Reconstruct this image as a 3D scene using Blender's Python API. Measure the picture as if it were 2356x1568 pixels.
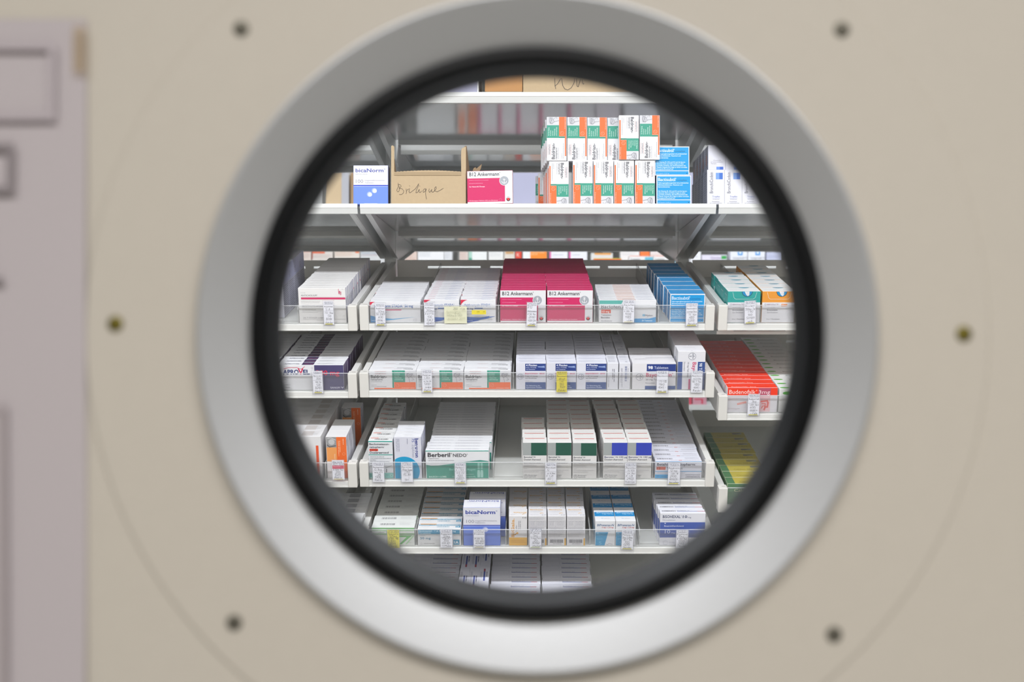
import bpy, bmesh, math, random
from mathutils import Vector, Matrix
random.seed(7)
for _o in list(bpy.data.objects):
    bpy.data.objects.remove(_o)
S = bpy.context.scene
COL = S.collection

# ------------------------------------------------------------------ camera, world, lights, exposure
FPX, CX, CY, ZC, D = 2520.0, 1222.0, 796.0, 1.50, 2.52      # 1 px of the photo = 1 mm at the shelf front
cam = bpy.data.cameras.new('camera')
cam.sensor_width = 36.0
cam.lens = FPX / 2356 * 36
cam.shift_x = -(CX - 1178) / 2356
cam.shift_y = (CY - 784) / 2356
cam.clip_start = 0.02
cam.dof.use_dof = True
cam.dof.focus_distance = 2.54
cam.dof.aperture_fstop = 2.9
cam.dof.aperture_blades = 9
camo = bpy.data.objects.new('camera', cam)
camo.location = (0, 0, ZC)
camo.rotation_euler = (math.pi / 2, 0, 0)
COL.objects.link(camo)
S.camera = camo
S.view_settings.view_transform = 'Standard'
S.view_settings.look = 'None'
S.view_settings.gamma = 1
S.view_settings.use_curve_mapping = False
S.view_settings.exposure = 0.0
S.cycles.use_denoising = True
S.cycles.max_bounces = 8
S.cycles.diffuse_bounces = 4
S.cycles.glossy_bounces = 4
S.cycles.transparent_max_bounces = 24
S.cycles.sample_clamp_indirect = 6
W = bpy.data.worlds.new('world')
S.world = W
W.use_nodes = True
W.node_tree.nodes['Background'].inputs[0].default_value = (0.9, 0.92, 1, 1)
W.node_tree.nodes['Background'].inputs[1].default_value = 0.05

def area(name, loc, rot, sx, sy, power, color):
    l = bpy.data.lights.new(name, 'AREA')
    l.shape = 'RECTANGLE'
    l.size, l.size_y, l.energy, l.color = sx, sy, power, color
    o = bpy.data.objects.new(name, l)
    o.location, o.rotation_euler = loc, rot
    COL.objects.link(o)
    return o
for _x in (-0.85, 0.85):
    area('aisle_tube_light', (_x, 1.30, 2.70), (0, 0, 0), 1.6, 0.16, 35.5, (0.93, 0.955, 1))
for _x in (-0.85, 0.85):
    area('rear_aisle_tube_light', (_x, 3.72, 2.70), (0, 0, 0), 1.5, 0.16, 22, (0.93, 0.955, 1))
area('front_room_light', (0.2, -0.95, 2.72), (0, 0, 0), 2.4, 0.6, 62, (1, 0.975, 0.945))

# ------------------------------------------------------------------ materials
def lin(c):
    return tuple((v / 12.92 if v <= 0.04045 else ((v + 0.055) / 1.055) ** 2.4) for v in c)
def hexc(h):
    return lin(tuple(int(h[i:i + 2], 16) / 255 for i in (0, 2, 4)))
MATS = {}
def pm(name, h, rough=0.5, spec=0.5, metal=0.0, bump=0.0, scale=300.0, vary=0.0):
    if name in MATS:
        return MATS[name]
    m = bpy.data.materials.new(name)
    m.use_nodes = True
    nt = m.node_tree
    b = nt.nodes['Principled BSDF']
    c = hexc(h)
    b.inputs['Base Color'].default_value = (*c, 1)
    b.inputs['Roughness'].default_value = rough
    b.inputs['Specular IOR Level'].default_value = spec
    b.inputs['Metallic'].default_value = metal
    if bump or vary:
        tc = nt.nodes.new('ShaderNodeTexCoord')
        n = nt.nodes.new('ShaderNodeTexNoise')
        n.inputs['Scale'].default_value = scale
        n.inputs['Detail'].default_value = 3
        nt.links.new(tc.outputs['Object'], n.inputs['Vector'])
        if bump:
            bp = nt.nodes.new('ShaderNodeBump')
            bp.inputs['Strength'].default_value = bump
            bp.inputs['Distance'].default_value = 0.001
            nt.links.new(n.outputs['Fac'], bp.inputs['Height'])
            nt.links.new(bp.outputs['Normal'], b.inputs['Normal'])
        if vary:
            mx = nt.nodes.new('ShaderNodeMix')
            mx.data_type = 'RGBA'
            mx.inputs['A'].default_value = (*[v * (1 - vary) for v in c], 1)
            mx.inputs['B'].default_value = (*[min(1, v * (1 + vary)) for v in c], 1)
            nt.links.new(n.outputs['Fac'], mx.inputs['Factor'])
            nt.links.new(mx.outputs['Result'], b.inputs['Base Color'])
    MATS[name] = m
    return m
def ink(h):
    return pm('print_' + h, h, 0.42, 0.4)
def clear(name, tint, body, body_col, ior=1.45):
    """a thin clear plastic or glass sheet: mostly transparent, a little milky, with surface reflections"""
    if name in MATS:
        return MATS[name]
    m = bpy.data.materials.new(name)
    m.use_nodes = True
    nt = m.node_tree
    nt.nodes.clear()
    out = nt.nodes.new('ShaderNodeOutputMaterial')
    tr = nt.nodes.new('ShaderNodeBsdfTransparent')
    tr.inputs[0].default_value = (*tint, 1)
    df = nt.nodes.new('ShaderNodeBsdfDiffuse')
    df.inputs[0].default_value = (*body_col, 1)
    gl = nt.nodes.new('ShaderNodeBsdfGlossy')
    gl.inputs['Roughness'].default_value = 0.03
    fr = nt.nodes.new('ShaderNodeFresnel')
    fr.inputs[0].default_value = ior
    m1 = nt.nodes.new('ShaderNodeMixShader')
    m1.inputs[0].default_value = body
    m2 = nt.nodes.new('ShaderNodeMixShader')
    L = nt.links.new
    L(tr.outputs[0], m1.inputs[1]); L(df.outputs[0], m1.inputs[2])
    ge = nt.nodes.new('ShaderNodeNewGeometry')          # reflect on the outer face only (the sheet is thin)
    mu = nt.nodes.new('ShaderNodeMath'); mu.operation = 'MULTIPLY'
    sb = nt.nodes.new('ShaderNodeMath'); sb.operation = 'SUBTRACT'; sb.inputs[0].default_value = 1.0
    L(ge.outputs['Backfacing'], sb.inputs[1]); L(fr.outputs[0], mu.inputs[0]); L(sb.outputs[0], mu.inputs[1])
    L(mu.outputs[0], m2.inputs[0]); L(m1.outputs[0], m2.inputs[1]); L(gl.outputs[0], m2.inputs[2])
    L(m2.outputs[0], out.inputs[0])
    MATS[name] = m
    return m
SHELF = pm('white_powder_coated_steel', 'E2E3E2', 0.35, 0.5, bump=0.04, scale=900)
SHELFU = pm('glossy_shelf_paint', 'B6B8B9', 0.11, 1.0)
TRAY = pm('tray_white_plastic', 'E4E3E0', 0.4, 0.5)
TRAYF = pm('tray_floor_plastic', 'D9DAD6', 0.45, 0.5)
CAPM = pm('tray_cap_plastic', 'DEDBD6', 0.38, 0.5)
ACR = clear('clear_acrylic', (0.97, 0.97, 0.97), 0.07, (0.62, 0.62, 0.64))
ACRE = clear('acrylic_edge', (0.85, 0.86, 0.87), 0.55, (0.9, 0.9, 0.92))
DIVM = clear('frosted_divider_plastic', (0.9, 0.9, 0.9), 0.45, (0.85, 0.85, 0.84))
CLIPM = clear('clear_label_holder_plastic', (0.985, 0.985, 0.99), 0.03, (0.85, 0.85, 0.9))
PANE = clear('window_glass', (0.985, 0.99, 0.99), 0.004, (0.8, 0.85, 0.95), 1.5)

# ------------------------------------------------------------------ object helpers
def tag(o, label=None, cat=None, group=None, kind=None):
    if label: o['label'] = label
    if cat: o['category'] = cat
    if group: o['group'] = group
    if kind: o['kind'] = kind
    return o
def link(o, parent=None):
    COL.objects.link(o)
    if parent: o.parent = parent
    return o
def empty(name, loc=(0, 0, 0), rot=(0, 0, 0)):
    o = bpy.data.objects.new(name, None)
    o.empty_display_size = 0.02
    o.location, o.rotation_euler = loc, rot
    return link(o)
def mesh_of(name, verts, faces, mats, idx=None):
    me = bpy.data.meshes.new(name)
    me.from_pydata(verts, [], faces)
    for m in mats: me.materials.append(m)
    if idx: me.polygons.foreach_set('material_index', idx)
    me.update()
    return me
def obj(name, me, parent=None, loc=(0, 0, 0), rot=(0, 0, 0)):
    o = bpy.data.objects.new(name, me)
    o.location, o.rotation_euler = loc, rot
    return link(o, parent)
def boxes(blist):
    v, f = [], []
    for (x0, x1, y0, y1, z0, z1) in blist:
        b = len(v)
        v += [(x, y, z) for z in (z0, z1) for y in (y0, y1) for x in (x0, x1)]
        f += [tuple(b + i for i in q) for q in ((0, 2, 3, 1), (4, 5, 7, 6), (0, 1, 5, 4), (2, 6, 7, 3), (0, 4, 6, 2), (1, 3, 7, 5))]
    return v, f
def box_obj(name, blist, m, parent=None, loc=(0, 0, 0), rot=(0, 0, 0), bevel=0.0):
    v, f = boxes(blist)
    me = mesh_of(name, v, f, [m])
    if bevel:
        bm = bmesh.new(); bm.from_mesh(me)
        bmesh.ops.bevel(bm, geom=bm.edges[:], offset=bevel, segments=2, affect='EDGES', profile=0.5)
        bm.to_mesh(me); bm.free()
    return obj(name, me, parent, loc, rot)
def lathe(name, prof, m, parent=None, seg=128, closed=False, smooth=True):
    """prof: (radius, y) pairs; axis along +Y"""
    v, f = [], []
    n = len(prof)
    for i in range(seg):
        a = 2 * math.pi * i / seg
        for r, y in prof: v.append((r * math.cos(a), y, r * math.sin(a)))
    for i in range(seg):
        j = (i + 1) % seg
        for k in range(n if closed else n - 1):
            l = (k + 1) % n
            f.append((i * n + k, j * n + k, j * n + l, i * n + l))
    me = mesh_of(name, v, f, [m])
    if smooth: me.polygons.foreach_set('use_smooth', [True] * len(f))
    return obj(name, me, parent)
def prism(name, pts, y0, y1, m, parent=None, axis='y'):
    """extrude a polygon; axis y: pts are (x,z); axis x: pts are (y,z)"""
    n = len(pts)
    if axis == 'y': v = [(p, y0, q) for p, q in pts] + [(p, y1, q) for p, q in pts]
    else: v = [(y0, p, q) for p, q in pts] + [(y1, p, q) for p, q in pts]
    f = [tuple(range(n)), tuple(range(2 * n - 1, n - 1, -1))] + [(i, i + n, (i + 1) % n + n, (i + 1) % n) for i in range(n)]
    me = mesh_of(name, v, f, [m])
    bm = bmesh.new(); bm.from_mesh(me); bmesh.ops.recalc_face_normals(bm, faces=bm.faces[:]); bm.to_mesh(me); bm.free()
    return obj(name, me, parent)

# ------------------------------------------------------------------ flat print: lettering, bars, shapes
_tc = bpy.data.curves.new('lettering_source', 'FONT')
_tc.resolution_u = 2
_to = bpy.data.objects.new('lettering_source', _tc)
COL.objects.link(_to)
_cache = {}
def glyphs(s, bold=0.0, shear=0.0):
    k = (s, bold, shear)
    if k in _cache: return _cache[k]
    if '®' in s and s != '®':                       # a small raised sign, as on the cartons
        av, af, x = [], [], 0.0
        parts = s.split('®')
        for i, p in enumerate(parts):
            if p.strip():
                gap = .3 if p[0] == ' ' and i else 0
                v, f, w = glyphs(p.strip(), bold, shear)
                b = len(av); av += [(q[0] + x + gap, q[1]) for q in v]; af += [tuple(b + n for n in q) for q in f]; x += w + gap
            if i < len(parts) - 1:
                v, f, w = glyphs('®')
                b = len(av); av += [(q[0] * .3 + x + .06, q[1] * .3 + .46) for q in v]; af += [tuple(b + n for n in q) for q in f]; x += w * .3 + .06
        _cache[k] = (av, af, x)
        return _cache[k]
    if k not in _cache:
        _tc.body, _tc.offset, _tc.shear = s, bold, shear
        bpy.context.view_layer.update()
        e = _to.evaluated_get(bpy.context.evaluated_depsgraph_get())
        m = e.to_mesh()
        v = [(p.co.x, p.co.y) for p in m.vertices]
        f = [tuple(p.vertices) for p in m.polygons]
        e.to_mesh_clear()
        x0 = min((p[0] for p in v), default=0); x1 = max((p[0] for p in v), default=1)
        _cache[k] = ([((x - x0), y) for x, y in v], f, max(x1 - x0, 1e-3))
    return _cache[k]
HAND = {'0': '28 06 04 22 43 46 28', '1': '06 28 22', '2': '07 28 47 45 02 42', '3': '08 48 25 44 32 02', '4': '38 04 44|36 32', '5': '48 08 05 35 43 22 02',
 '6': '38 05 03 22 43 35 04', '7': '08 48 22|15 35', '8': '25 08 38 25 02 42 25', '9': '45 15 07 38 46 22', 'a': '45 15 03 22 35 32 42', 'b': '08 02|04 25 43 22 02',
 'c': '35 15 03 12 42', 'd': '35 15 03 22 34|38 32', 'e': '04 34 25 05 03 22 42', 'f': '38 17 12|05 35', 'g': '35 15 03 33|35 30 00', 'h': '08 02|04 25 34 32',
 'i': '15 12 22|17 16', 'k': '08 02|35 04 32', 'l': '18 12 32', 'm': '05 02|04 15 22|24 35 42', 'n': '05 02|04 25 34 32 42', 'o': '25 04 03 22 34 25',
 'p': '05 00|04 25 34 22 02', 'q': '35 15 03 33|35 30', 'r': '05 02|04 25 35', 's': '35 05 24 33 02', 't': '27 12 32|05 35', 'u': '05 03 22 35 32 42',
 'v': '05 22 45', 'w': '05 12 24 32 45', 'x': '05 32|35 02', 'y': '05 23|45 20', 'z': '05 35 02 32', 'A': '02 28 42|14 34', 'B': '02 08 37 15 34 02',
 'S': '47 18 06 34 32 02', 'T': '08 48|28 22', 'X': '08 42|48 02', 'P': '02 08 38 35 05', 'K': '02 08|48 05 42', 'N': '02 08 42 48', 'G': '47 18 04 22 44 24',
 'F': '02 08 48|05 35', 'R': '02 08 38 35 05 42', 'H': '02 08|42 48|05 45', '-': '15 35', '(': '28 15 22', ')': '18 25 12', '.': '12 13', ',': '12 01', '|': '19 11'}
def ribbon(pts, w):
    """strip of quads along a polyline of (x,y)"""
    v, f = [], []
    for (x0, y0), (x1, y1) in zip(pts, pts[1:]):
        dx, dy = x1 - x0, y1 - y0
        l = math.hypot(dx, dy) or 1e-6
        ox, oy = -dy / l * w / 2, dx / l * w / 2
        ex, ey = dx / l * w / 3, dy / l * w / 3
        b = len(v)
        v += [(x0 - ex + ox, y0 - ey + oy), (x0 - ex - ox, y0 - ey - oy), (x1 + ex - ox, y1 + ey - oy), (x1 + ex + ox, y1 + ey + oy)]
        f.append((b, b + 1, b + 2, b + 3))
    return v, f
class Print:
    """collects flat ink shapes in face coordinates: x right, y DOWN from the face's top left corner, millimetres"""
    def __init__(s): s.v, s.f, s.m, s.mats, s.lay = [], [], [], [], 0
    def add(s, v, f, col):
        mt = col if not isinstance(col, str) else ink(col)
        if mt not in s.mats: s.mats.append(mt)
        k = s.mats.index(mt); b = len(s.v); s.lay += 1
        z = 0.10 + 0.02 * s.lay
        s.v += [(x, y, z) for x, y in v]
        for q in f:
            s.f.append(tuple(b + i for i in q)); s.m.append(k)
    def do(s, items):
        for it in items: getattr(s, '_' + it[0])(*it[1:])
    def _r(s, x0, y0, x1, y1, c): s.add([(x0, y0), (x1, y0), (x1, y1), (x0, y1)], [(0, 1, 2, 3)], c)
    def _p(s, pts, c): s.add(pts, [tuple(range(len(pts)))], c)
    def _c(s, x, y, r, c, n=24, ry=None): s.add([(x + r * math.cos(2 * math.pi * i / n), y + (ry or r) * math.sin(2 * math.pi * i / n)) for i in range(n)], [tuple(range(n))], c)
    def _o(s, x, y, r, w, c, n=28): s._s([(x + r * math.cos(2 * math.pi * i / n), y + r * math.sin(2 * math.pi * i / n)) for i in range(n + 1)], w, c)
    def _s(s, pts, w, c): s.add(*ribbon(pts, w), c)
    def _t(s, x, y, cap, text, c, width=None, bold=0.0, rot=0, shear=0.0):
        v, f, wd = glyphs(text, bold, shear)
        sy = cap / 0.682
        sx = sy if width is None else width / wd
        q = [(a * sx, -b * sy) for a, b in v]
        ca, sa = math.cos(math.radians(rot)), math.sin(math.radians(rot))
        s.add([(x + a * ca - b * sa, y + a * sa + b * ca) for a, b in q], f, c)
    def _l(s, x0, y0, x1, y1, n, c, fill=0.42, ragged=0.35):
        """lines of fine print: letter-sized strokes in word groups"""
        v, f = [], []
        h = (y1 - y0) / n
        u = max(h * fill, .35)
        for i in range(n):
            end = x1 - random.random() * ragged * (x1 - x0); x = x0; y = y0 + i * h
            while x < end:
                for _ in range(random.randint(3, 9)):
                    w = u * random.uniform(.35, .62); t = u * random.choice((.12, .3, .3, .34, .0)); g = u * .16
                    if x + w > x1: break
                    b = len(v)
                    v += [(x, y + t), (x + w, y + t), (x + w, y + u), (x, y + u)]; f.append((b, b + 1, b + 2, b + 3)); x += w + g
                x += u * .5
        s.add(v, f, c)
    def _lv(s, x0, y0, x1, y1, n, c, fill=0.42):
        """print lines that run vertically"""
        v, f = [], []
        h = (x1 - x0) / n
        for i in range(n):
            end = y1 - random.random() * .35 * (y1 - y0); y = y0
            while y < end - h * .5:
                w = min(random.uniform(1.2, 4.5) * h, end - y); b = len(v); x = x0 + i * h
                v += [(x, y), (x + h * fill, y), (x + h * fill, y + w), (x, y + w)]; f.append((b, b + 1, b + 2, b + 3)); y += w + h * .4
        s.add(v, f, c)
    def _b(s, x0, y0, x1, y1, c, k=22):
        v, f = [], []
        st = (x1 - x0) / k
        for i in range(k):
            w = st * random.choice((.3, .45, .65)); b = len(v); x = x0 + i * st
            v += [(x, y0), (x + w, y0), (x + w, y1), (x, y1)]; f.append((b, b + 1, b + 2, b + 3))
        s.add(v, f, c)
    def _bv(s, x0, y0, x1, y1, c, k=22):
        v, f = [], []
        st = (y1 - y0) / k
        for i in range(k):
            w = st * random.choice((.3, .45, .65)); b = len(v); y = y0 + i * st
            v += [(x0, y), (x1, y), (x1, y + w), (x0, y + w)]; f.append((b, b + 1, b + 2, b + 3))
        s.add(v, f, c)
    def _h(s, x, y, size, text, c, w=0.42, slant=0.15):
        """handwriting"""
        u = size / 6; v, f = [], []
        for ch in text:
            g = HAND.get(ch)
            if g:
                for line in g.split('|'):
                    pts = []
                    for q in line.split():
                        a, b = int(q[0]) + random.uniform(-.3, .3), int(q[1]) - 2 + random.uniform(-.3, .3)
                        pts.append((x + (a + b * slant) * u, y - b * u))
                    rv, rf = ribbon(pts, w); b0 = len(v)
                    v += rv; f += [tuple(b0 + i for i in q) for q in rf]
            x += u * (4.6 if ch not in 'ilr1.,- ' else 3.2)
        s.add(v, f, c)

TONE = {}
def body(w, h, t, cols, bev=0.5):
    """carton of w x h x t mm, standing with its face towards -Y; cols: colours for F, T, L, R, others '*'"""
    bm = bmesh.new()
    bmesh.ops.create_cube(bm, size=1)
    for q in bm.verts: q.co = ((q.co.x) * w, (q.co.y + .5) * t, (q.co.z + .5) * h)
    bmesh.ops.bevel(bm, geom=bm.edges[:], offset=bev, segments=1, affect='EDGES')
    bm.normal_update()
    mats, idx, v, f = [], [], [tuple(q.co) for q in bm.verts], []
    for q in bm.faces:
        n = q.normal
        k = 'F' if n.y < -.8 else 'T' if n.z > .8 else 'L' if n.x < -.8 else 'R' if n.x > .8 else '*'
        m = ink(cols.get(k, cols.get('*', 'E4E4E6')))
        if m not in mats: mats.append(m)
        idx.append(mats.index(m)); f.append(tuple(x.index for x in q.verts))
    bm.free()
    return v, f, mats, idx
def design(key, w, h, t, cols, F=(), T=(), L=(), R=(), turn=0):
    v, f, mats, idx = body(w, h, t, cols)
    for face, items in (('F', F), ('T', T), ('L', L), ('R', R)):
        if not items: continue
        p = Print(); p.do(items)
        b = len(v)
        for x, y, z in p.v:
            if face == 'F': x = min(max(x, .3), w - .3); y = min(max(y, .3), h - .3); v.append((x - w / 2, -z, h - y))
            elif face == 'T': x = min(max(x, .3), w - .3); y = min(max(y, .3), t - .3); v.append((x - w / 2, t - y, h + z))
            elif face == 'R': x = min(max(x, .3), t - .3); y = min(max(y, .3), h - .3); v.append((w / 2 + z, x, h - y))
            else: x = min(max(x, .3), t - .3); y = min(max(y, .3), h - .3); v.append((-w / 2 - z, t - x, h - y))
        km = []
        for m in p.mats:
            if m not in mats: mats.append(m)
            km.append(mats.index(m))
        for q, k in zip(p.f, p.m):
            f.append(tuple(b + i for i in q)); idx.append(km[k])
    if turn:      # stands on its side: turn=1 writing reads down, turn=-1 writing reads up
        if turn == 1: v = [(z - h / 2, y, w / 2 - x) for x, y, z in v]
        else: v = [(h / 2 - z, y, w / 2 + x) for x, y, z in v]
        w, h = h, w
    me = mesh_of(key, [(x * .001, y * .001, z * .001) for x, y, z in v], f, mats, idx)
    return dict(me=me, w=w, h=h, t=t)
ORD = 'first second third fourth fifth sixth seventh eighth ninth tenth eleventh twelfth thirteenth fourteenth fifteenth sixteenth seventeenth eighteenth nineteenth twentieth'.split()

# px helpers: a point of the photo at depth y
def PX(px, y=D): return (px - CX) / FPX * y
def PZ(py, y=D): return ZC + (CY - py) / FPX * y

# ------------------------------------------------------------------ rooms
def structure(o): o['kind'] = 'structure'; return o
WALLM = pm('painted_wall', 'D8D8D4', 0.7, 0.3, bump=0.1, scale=200)
FLOORM = pm('vinyl_floor', 'CBCBC8', 0.35, 0.5, vary=0.08, scale=8)
CEILM = pm('ceiling_board', 'D9D9D6', 0.8, 0.2, bump=0.1, scale=120)
structure(box_obj('floor', [(-3.2, 3.2, -3.0, 5.6, -0.06, 0)], FLOORM))
structure(box_obj('ceiling', [(-3.2, 3.2, -3.0, 5.6, 2.78, 2.84)], CEILM))
structure(box_obj('wall_back', [(-3.2, 3.2, 5.5, 5.6, 0, 2.78)], WALLM))
structure(box_obj('wall_front', [(-3.2, 3.2, -3.1, -3.0, 0, 2.78)], pm('front_room_wall', '9A958C', 0.8, 0.2, bump=0.1, scale=150)))
structure(box_obj('wall_left', [(-3.3, -3.2, -3.0, 5.6, 0, 2.78)], WALLM))
structure(box_obj('wall_right', [(3.2, 3.3, -3.0, 5.6, 0, 2.78)], WALLM))

# the door panel with its round window: centre and millimetre-per-pixel at the panel face
YP = 0.786
PK = YP / FPX
OX, OZ = PX(1236, YP), PZ(767, YP)
DOORM = pm('cream_door_paint', 'D2CBC0', 0.55, 0.4, bump=0.05, scale=60, vary=0.02)
def plate_with_hole(name, x0, x1, z0, z1, y0, y1, r, m, seg=96):
    """rectangular panel (depth y0..y1) with a round hole at the window's centre"""
    v, f = [], []
    for i in range(seg):
        a = 2 * math.pi * i / seg
        ca, sa = math.cos(a), math.sin(a)
        tx = ((x1 - OX) / ca if ca > 1e-9 else (x0 - OX) / ca if ca < -1e-9 else 1e9)
        tz = ((z1 - OZ) / sa if sa > 1e-9 else (z0 - OZ) / sa if sa < -1e-9 else 1e9)
        k = min(tx, tz)
        for y in (y0, y1):
            v.append((OX + r * ca, y, OZ + r * sa)); v.append((OX + k * ca, y, OZ + k * sa))
    for i in range(seg):
        j = (i + 1) % seg
        a, b = 4 * i, 4 * j
        f += [(a, a + 1, b + 1, b), (a + 2, b + 2, b + 3, a + 3), (a, b, b + 2, a + 2), (a + 1, a + 3, b + 3, b + 1)]
    return obj(name, mesh_of(name, v, f, [m]))
door = structure(plate_with_hole('door_1', -3.2, 3.2, 0.0, 2.78, YP, YP + 0.05, 0.2035, DOORM))
door['label'] = 'cream painted panel around the round window'
def centred(o): o.location = (OX, 0, OZ); return o
# raised round plate round the window: its rim shows as a faint curved line
fl = centred(lathe('door_plate', [(0.2030, YP - 0.0003), (0.2030, YP - 0.0022), (0.3225, YP - 0.0022), (0.3242, YP - 0.0013), (0.3246, YP - 0.0003)], DOORM, seg=192, smooth=False))
fl.parent = door
fl['label'] = 'flat round cream plate screwed on around the window'
win = empty('round_window', (OX, YP, OZ))
tag(win, 'round porthole window with steel ring and black rubber gasket in the cream panel', 'window', kind='structure')
def wpart(o): o.location = (0, -YP, 0); o.parent = win; return o
STEEL = pm('brushed_steel', 'D6D9DE', 0.42, 0.5, metal=1.0, bump=0.05, scale=250)
RUB = pm('black_rubber', '06080C', 0.42, 0.24, bump=0.03, scale=500)
ringp = [(0.2405, YP - 0.001), (0.2409, YP - 0.0124), (0.2407, YP - 0.0138), (0.2401, YP - 0.0145), (0.2392, YP - 0.0147), (0.2375, YP - 0.01417), (0.2345, YP - 0.01325), (0.226, YP - 0.01061), (0.216, YP - 0.00752), (0.208, YP - 0.00504), (0.201, YP - 0.00288)]
wpart(lathe('steel_ring', ringp, STEEL, seg=192))['label'] = 'dished brushed steel ring'
gask = [(0.2052, YP + 0.002), (0.2048, YP - 0.0070), (0.2034, YP - 0.0110), (0.2005, YP - 0.0130), (0.1965, YP - 0.0134), (0.1930, YP - 0.0128), (0.1910, YP - 0.0110), (0.1900, YP - 0.0070), (0.1896, YP - 0.0010), (0.1890, YP + 0.0020),
        (0.1880, YP + 0.0040), (0.1871, YP + 0.0080), (0.1866, YP + 0.0130), (0.1867, YP + 0.0180), (0.1890, YP + 0.0205), (0.1990, YP + 0.0215)]
wpart(lathe('rubber_gasket', gask, RUB, seg=192))['label'] = 'black rubber sealing gasket'
wpart(lathe('rear_ring', [(0.1990, YP + 0.0216), (0.2000, YP + 0.049), (0.2030, YP + 0.053), (0.2420, YP + 0.053), (0.2430, YP + 0.050)], STEEL, seg=96))
pv = [(0.1895 * math.cos(2 * math.pi * i / 96), YP + y, 0.1895 * math.sin(2 * math.pi * i / 96)) for y in (0.0095, 0.0125) for i in range(96)]
wpart(obj('glass_pane', mesh_of('glass_pane', pv, [tuple(range(96)), tuple(range(191, 95, -1))], [PANE])))['label'] = 'clear round glass pane'
for k, (px, py) in enumerate(((557, 68), (1935, 70), (2215, 768), (1917, 1457), (541, 1430), (268, 745))):
    x, z = PX(px, YP) - OX, PZ(py, YP) - OZ
    prof = [(0.0001, -0.0046), (0.0022, -0.0046), (0.0024, -0.0030), (0.0042, -0.0042), (0.0052, -0.0036), (0.0057, -0.0022)]
    s = lathe('screw', prof, pm('brass_screw', '7E7432', 0.35, 0.5, metal=0.8) if k in (2, 5) else pm('dull_steel_screw', '6F6C62', 0.4, 0.5, metal=0.7), seg=20)
    s.location = (x, 0, z)
    s.parent = win
    if k in (2, 5): s['label'] = 'brass coloured screw'
# sheet of paper fixed on the panel, faint print on it
SHEET = pm('lavender_white_paper', 'C7BFC3', 0.65, 0.3, bump=0.05, scale=90)
YS = YP - 0.0018
def SX(px): return PX(px, YS)
def SZ(py): return PZ(py, YS)
bm = bmesh.new()
g = [[None] * 15 for _ in range(9)]
for i in range(9):
    for j in range(15):
        u, w_ = i / 8, j / 14
        x = SX(-330) + (SX(199) - SX(-330)) * u
        z = SZ(44) + (SZ(1720) - SZ(44)) * w_
        g[i][j] = bm.verts.new((x, YS - 0.0012 * (1 + math.sin(u * 5 + w_ * 9)) * (0.3 + w_) * (0.4 + .6 * u), z))
for i in range(8):
    for j in range(14): bm.faces.new((g[i][j], g[i][j + 1], g[i + 1][j + 1], g[i + 1][j]))
me = bpy.data.meshes.new('paper_sheet'); bm.to_mesh(me); bm.free(); me.materials.append(SHEET)
me.polygons.foreach_set('use_smooth', [True] * len(me.polygons))
sheet = tag(obj('paper_sheet', me), 'pale lavender printed sheet of paper taped to the cream panel', 'paper')
def sheet_print(name, items, label=None):
    p = Print(); p.do(items)
    vv = [(SX(x), YS - 0.0052 - z * 0.00001, SZ(y)) for x, y, z in p.v]
    o = obj(name, mesh_of(name, vv, p.f, p.mats, p.m), sheet)
    if label: o['label'] = label
GP = 'A39BA0'
fr = lambda x0, y0, x1, y1, w, c: [('r', x0, y0, x1, y0 + w, c), ('r', x0, y1 - w, x1, y1, c), ('r', x1 - w, y0, x1, y1, c)]
sheet_print('printed_frame', fr(-300, 103, 134, 280, 16, 'C0B7BD'), 'faint grey printed frame')
sheet_print('printed_box', fr(-200, 332, 40, 447, 17, '958D91'), 'dark printed frame')
sheet_print('printed_marks', [('r', -30, 638, 14, 656, '8D8589'), ('r', 4, 930, 24, 1800, 'B1A8AB'), ('r', -200, 935, 24, 948, 'B5ACB0')], 'grey printed mark and line')
box_obj('tape', [(SX(176), SX(204), YS - 0.0062, YS - 0.0056, SZ(170), SZ(66))], clear('tape_film', (0.93, 0.88, 0.8), 0.18, (0.7, 0.62, 0.5)), sheet)['label'] = 'yellowed strip of tape'

# ------------------------------------------------------------------ gondola shelving (double sided)
TH = math.radians(14.6)
BX0, BX1 = PX(828), PX(1648)                    # middle bay
GAP = 0.006
BW = BX1 - BX0
BAYS = {'left': (BX0 - GAP - BW, BX0 - GAP), 'middle': (BX0, BX1), 'right': (BX1 + GAP, BX1 + GAP + BW)}
YU = 3.10                                       # uprights
frame = empty('shelving_frame', (0, YU, 0))
tag(frame, 'white steel shelving frame with slotted uprights carrying the shelves and drawers', 'shelving')
for x in (BAYS['left'][0] + .008, BX0 - GAP / 2 - 0.0, BX1 + GAP / 2, BAYS['right'][1] - .008):
    box_obj('upright', [(x - .016, x + .016, YU - .012, YU + .04, 0.0, 2.35)], SHELF, None, bevel=0.002).parent = frame
    frame.children[-1].location = (0, -YU, 0)
for x0, x1 in BAYS.values():
    for z in (0.35, 2.3):
        box_obj('cross_bar', [(x0 + .016, x1 - .016, YU + .002, YU + .03, z - .02, z + .02)], SHELF, frame, (0, -YU, 0))
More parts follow.
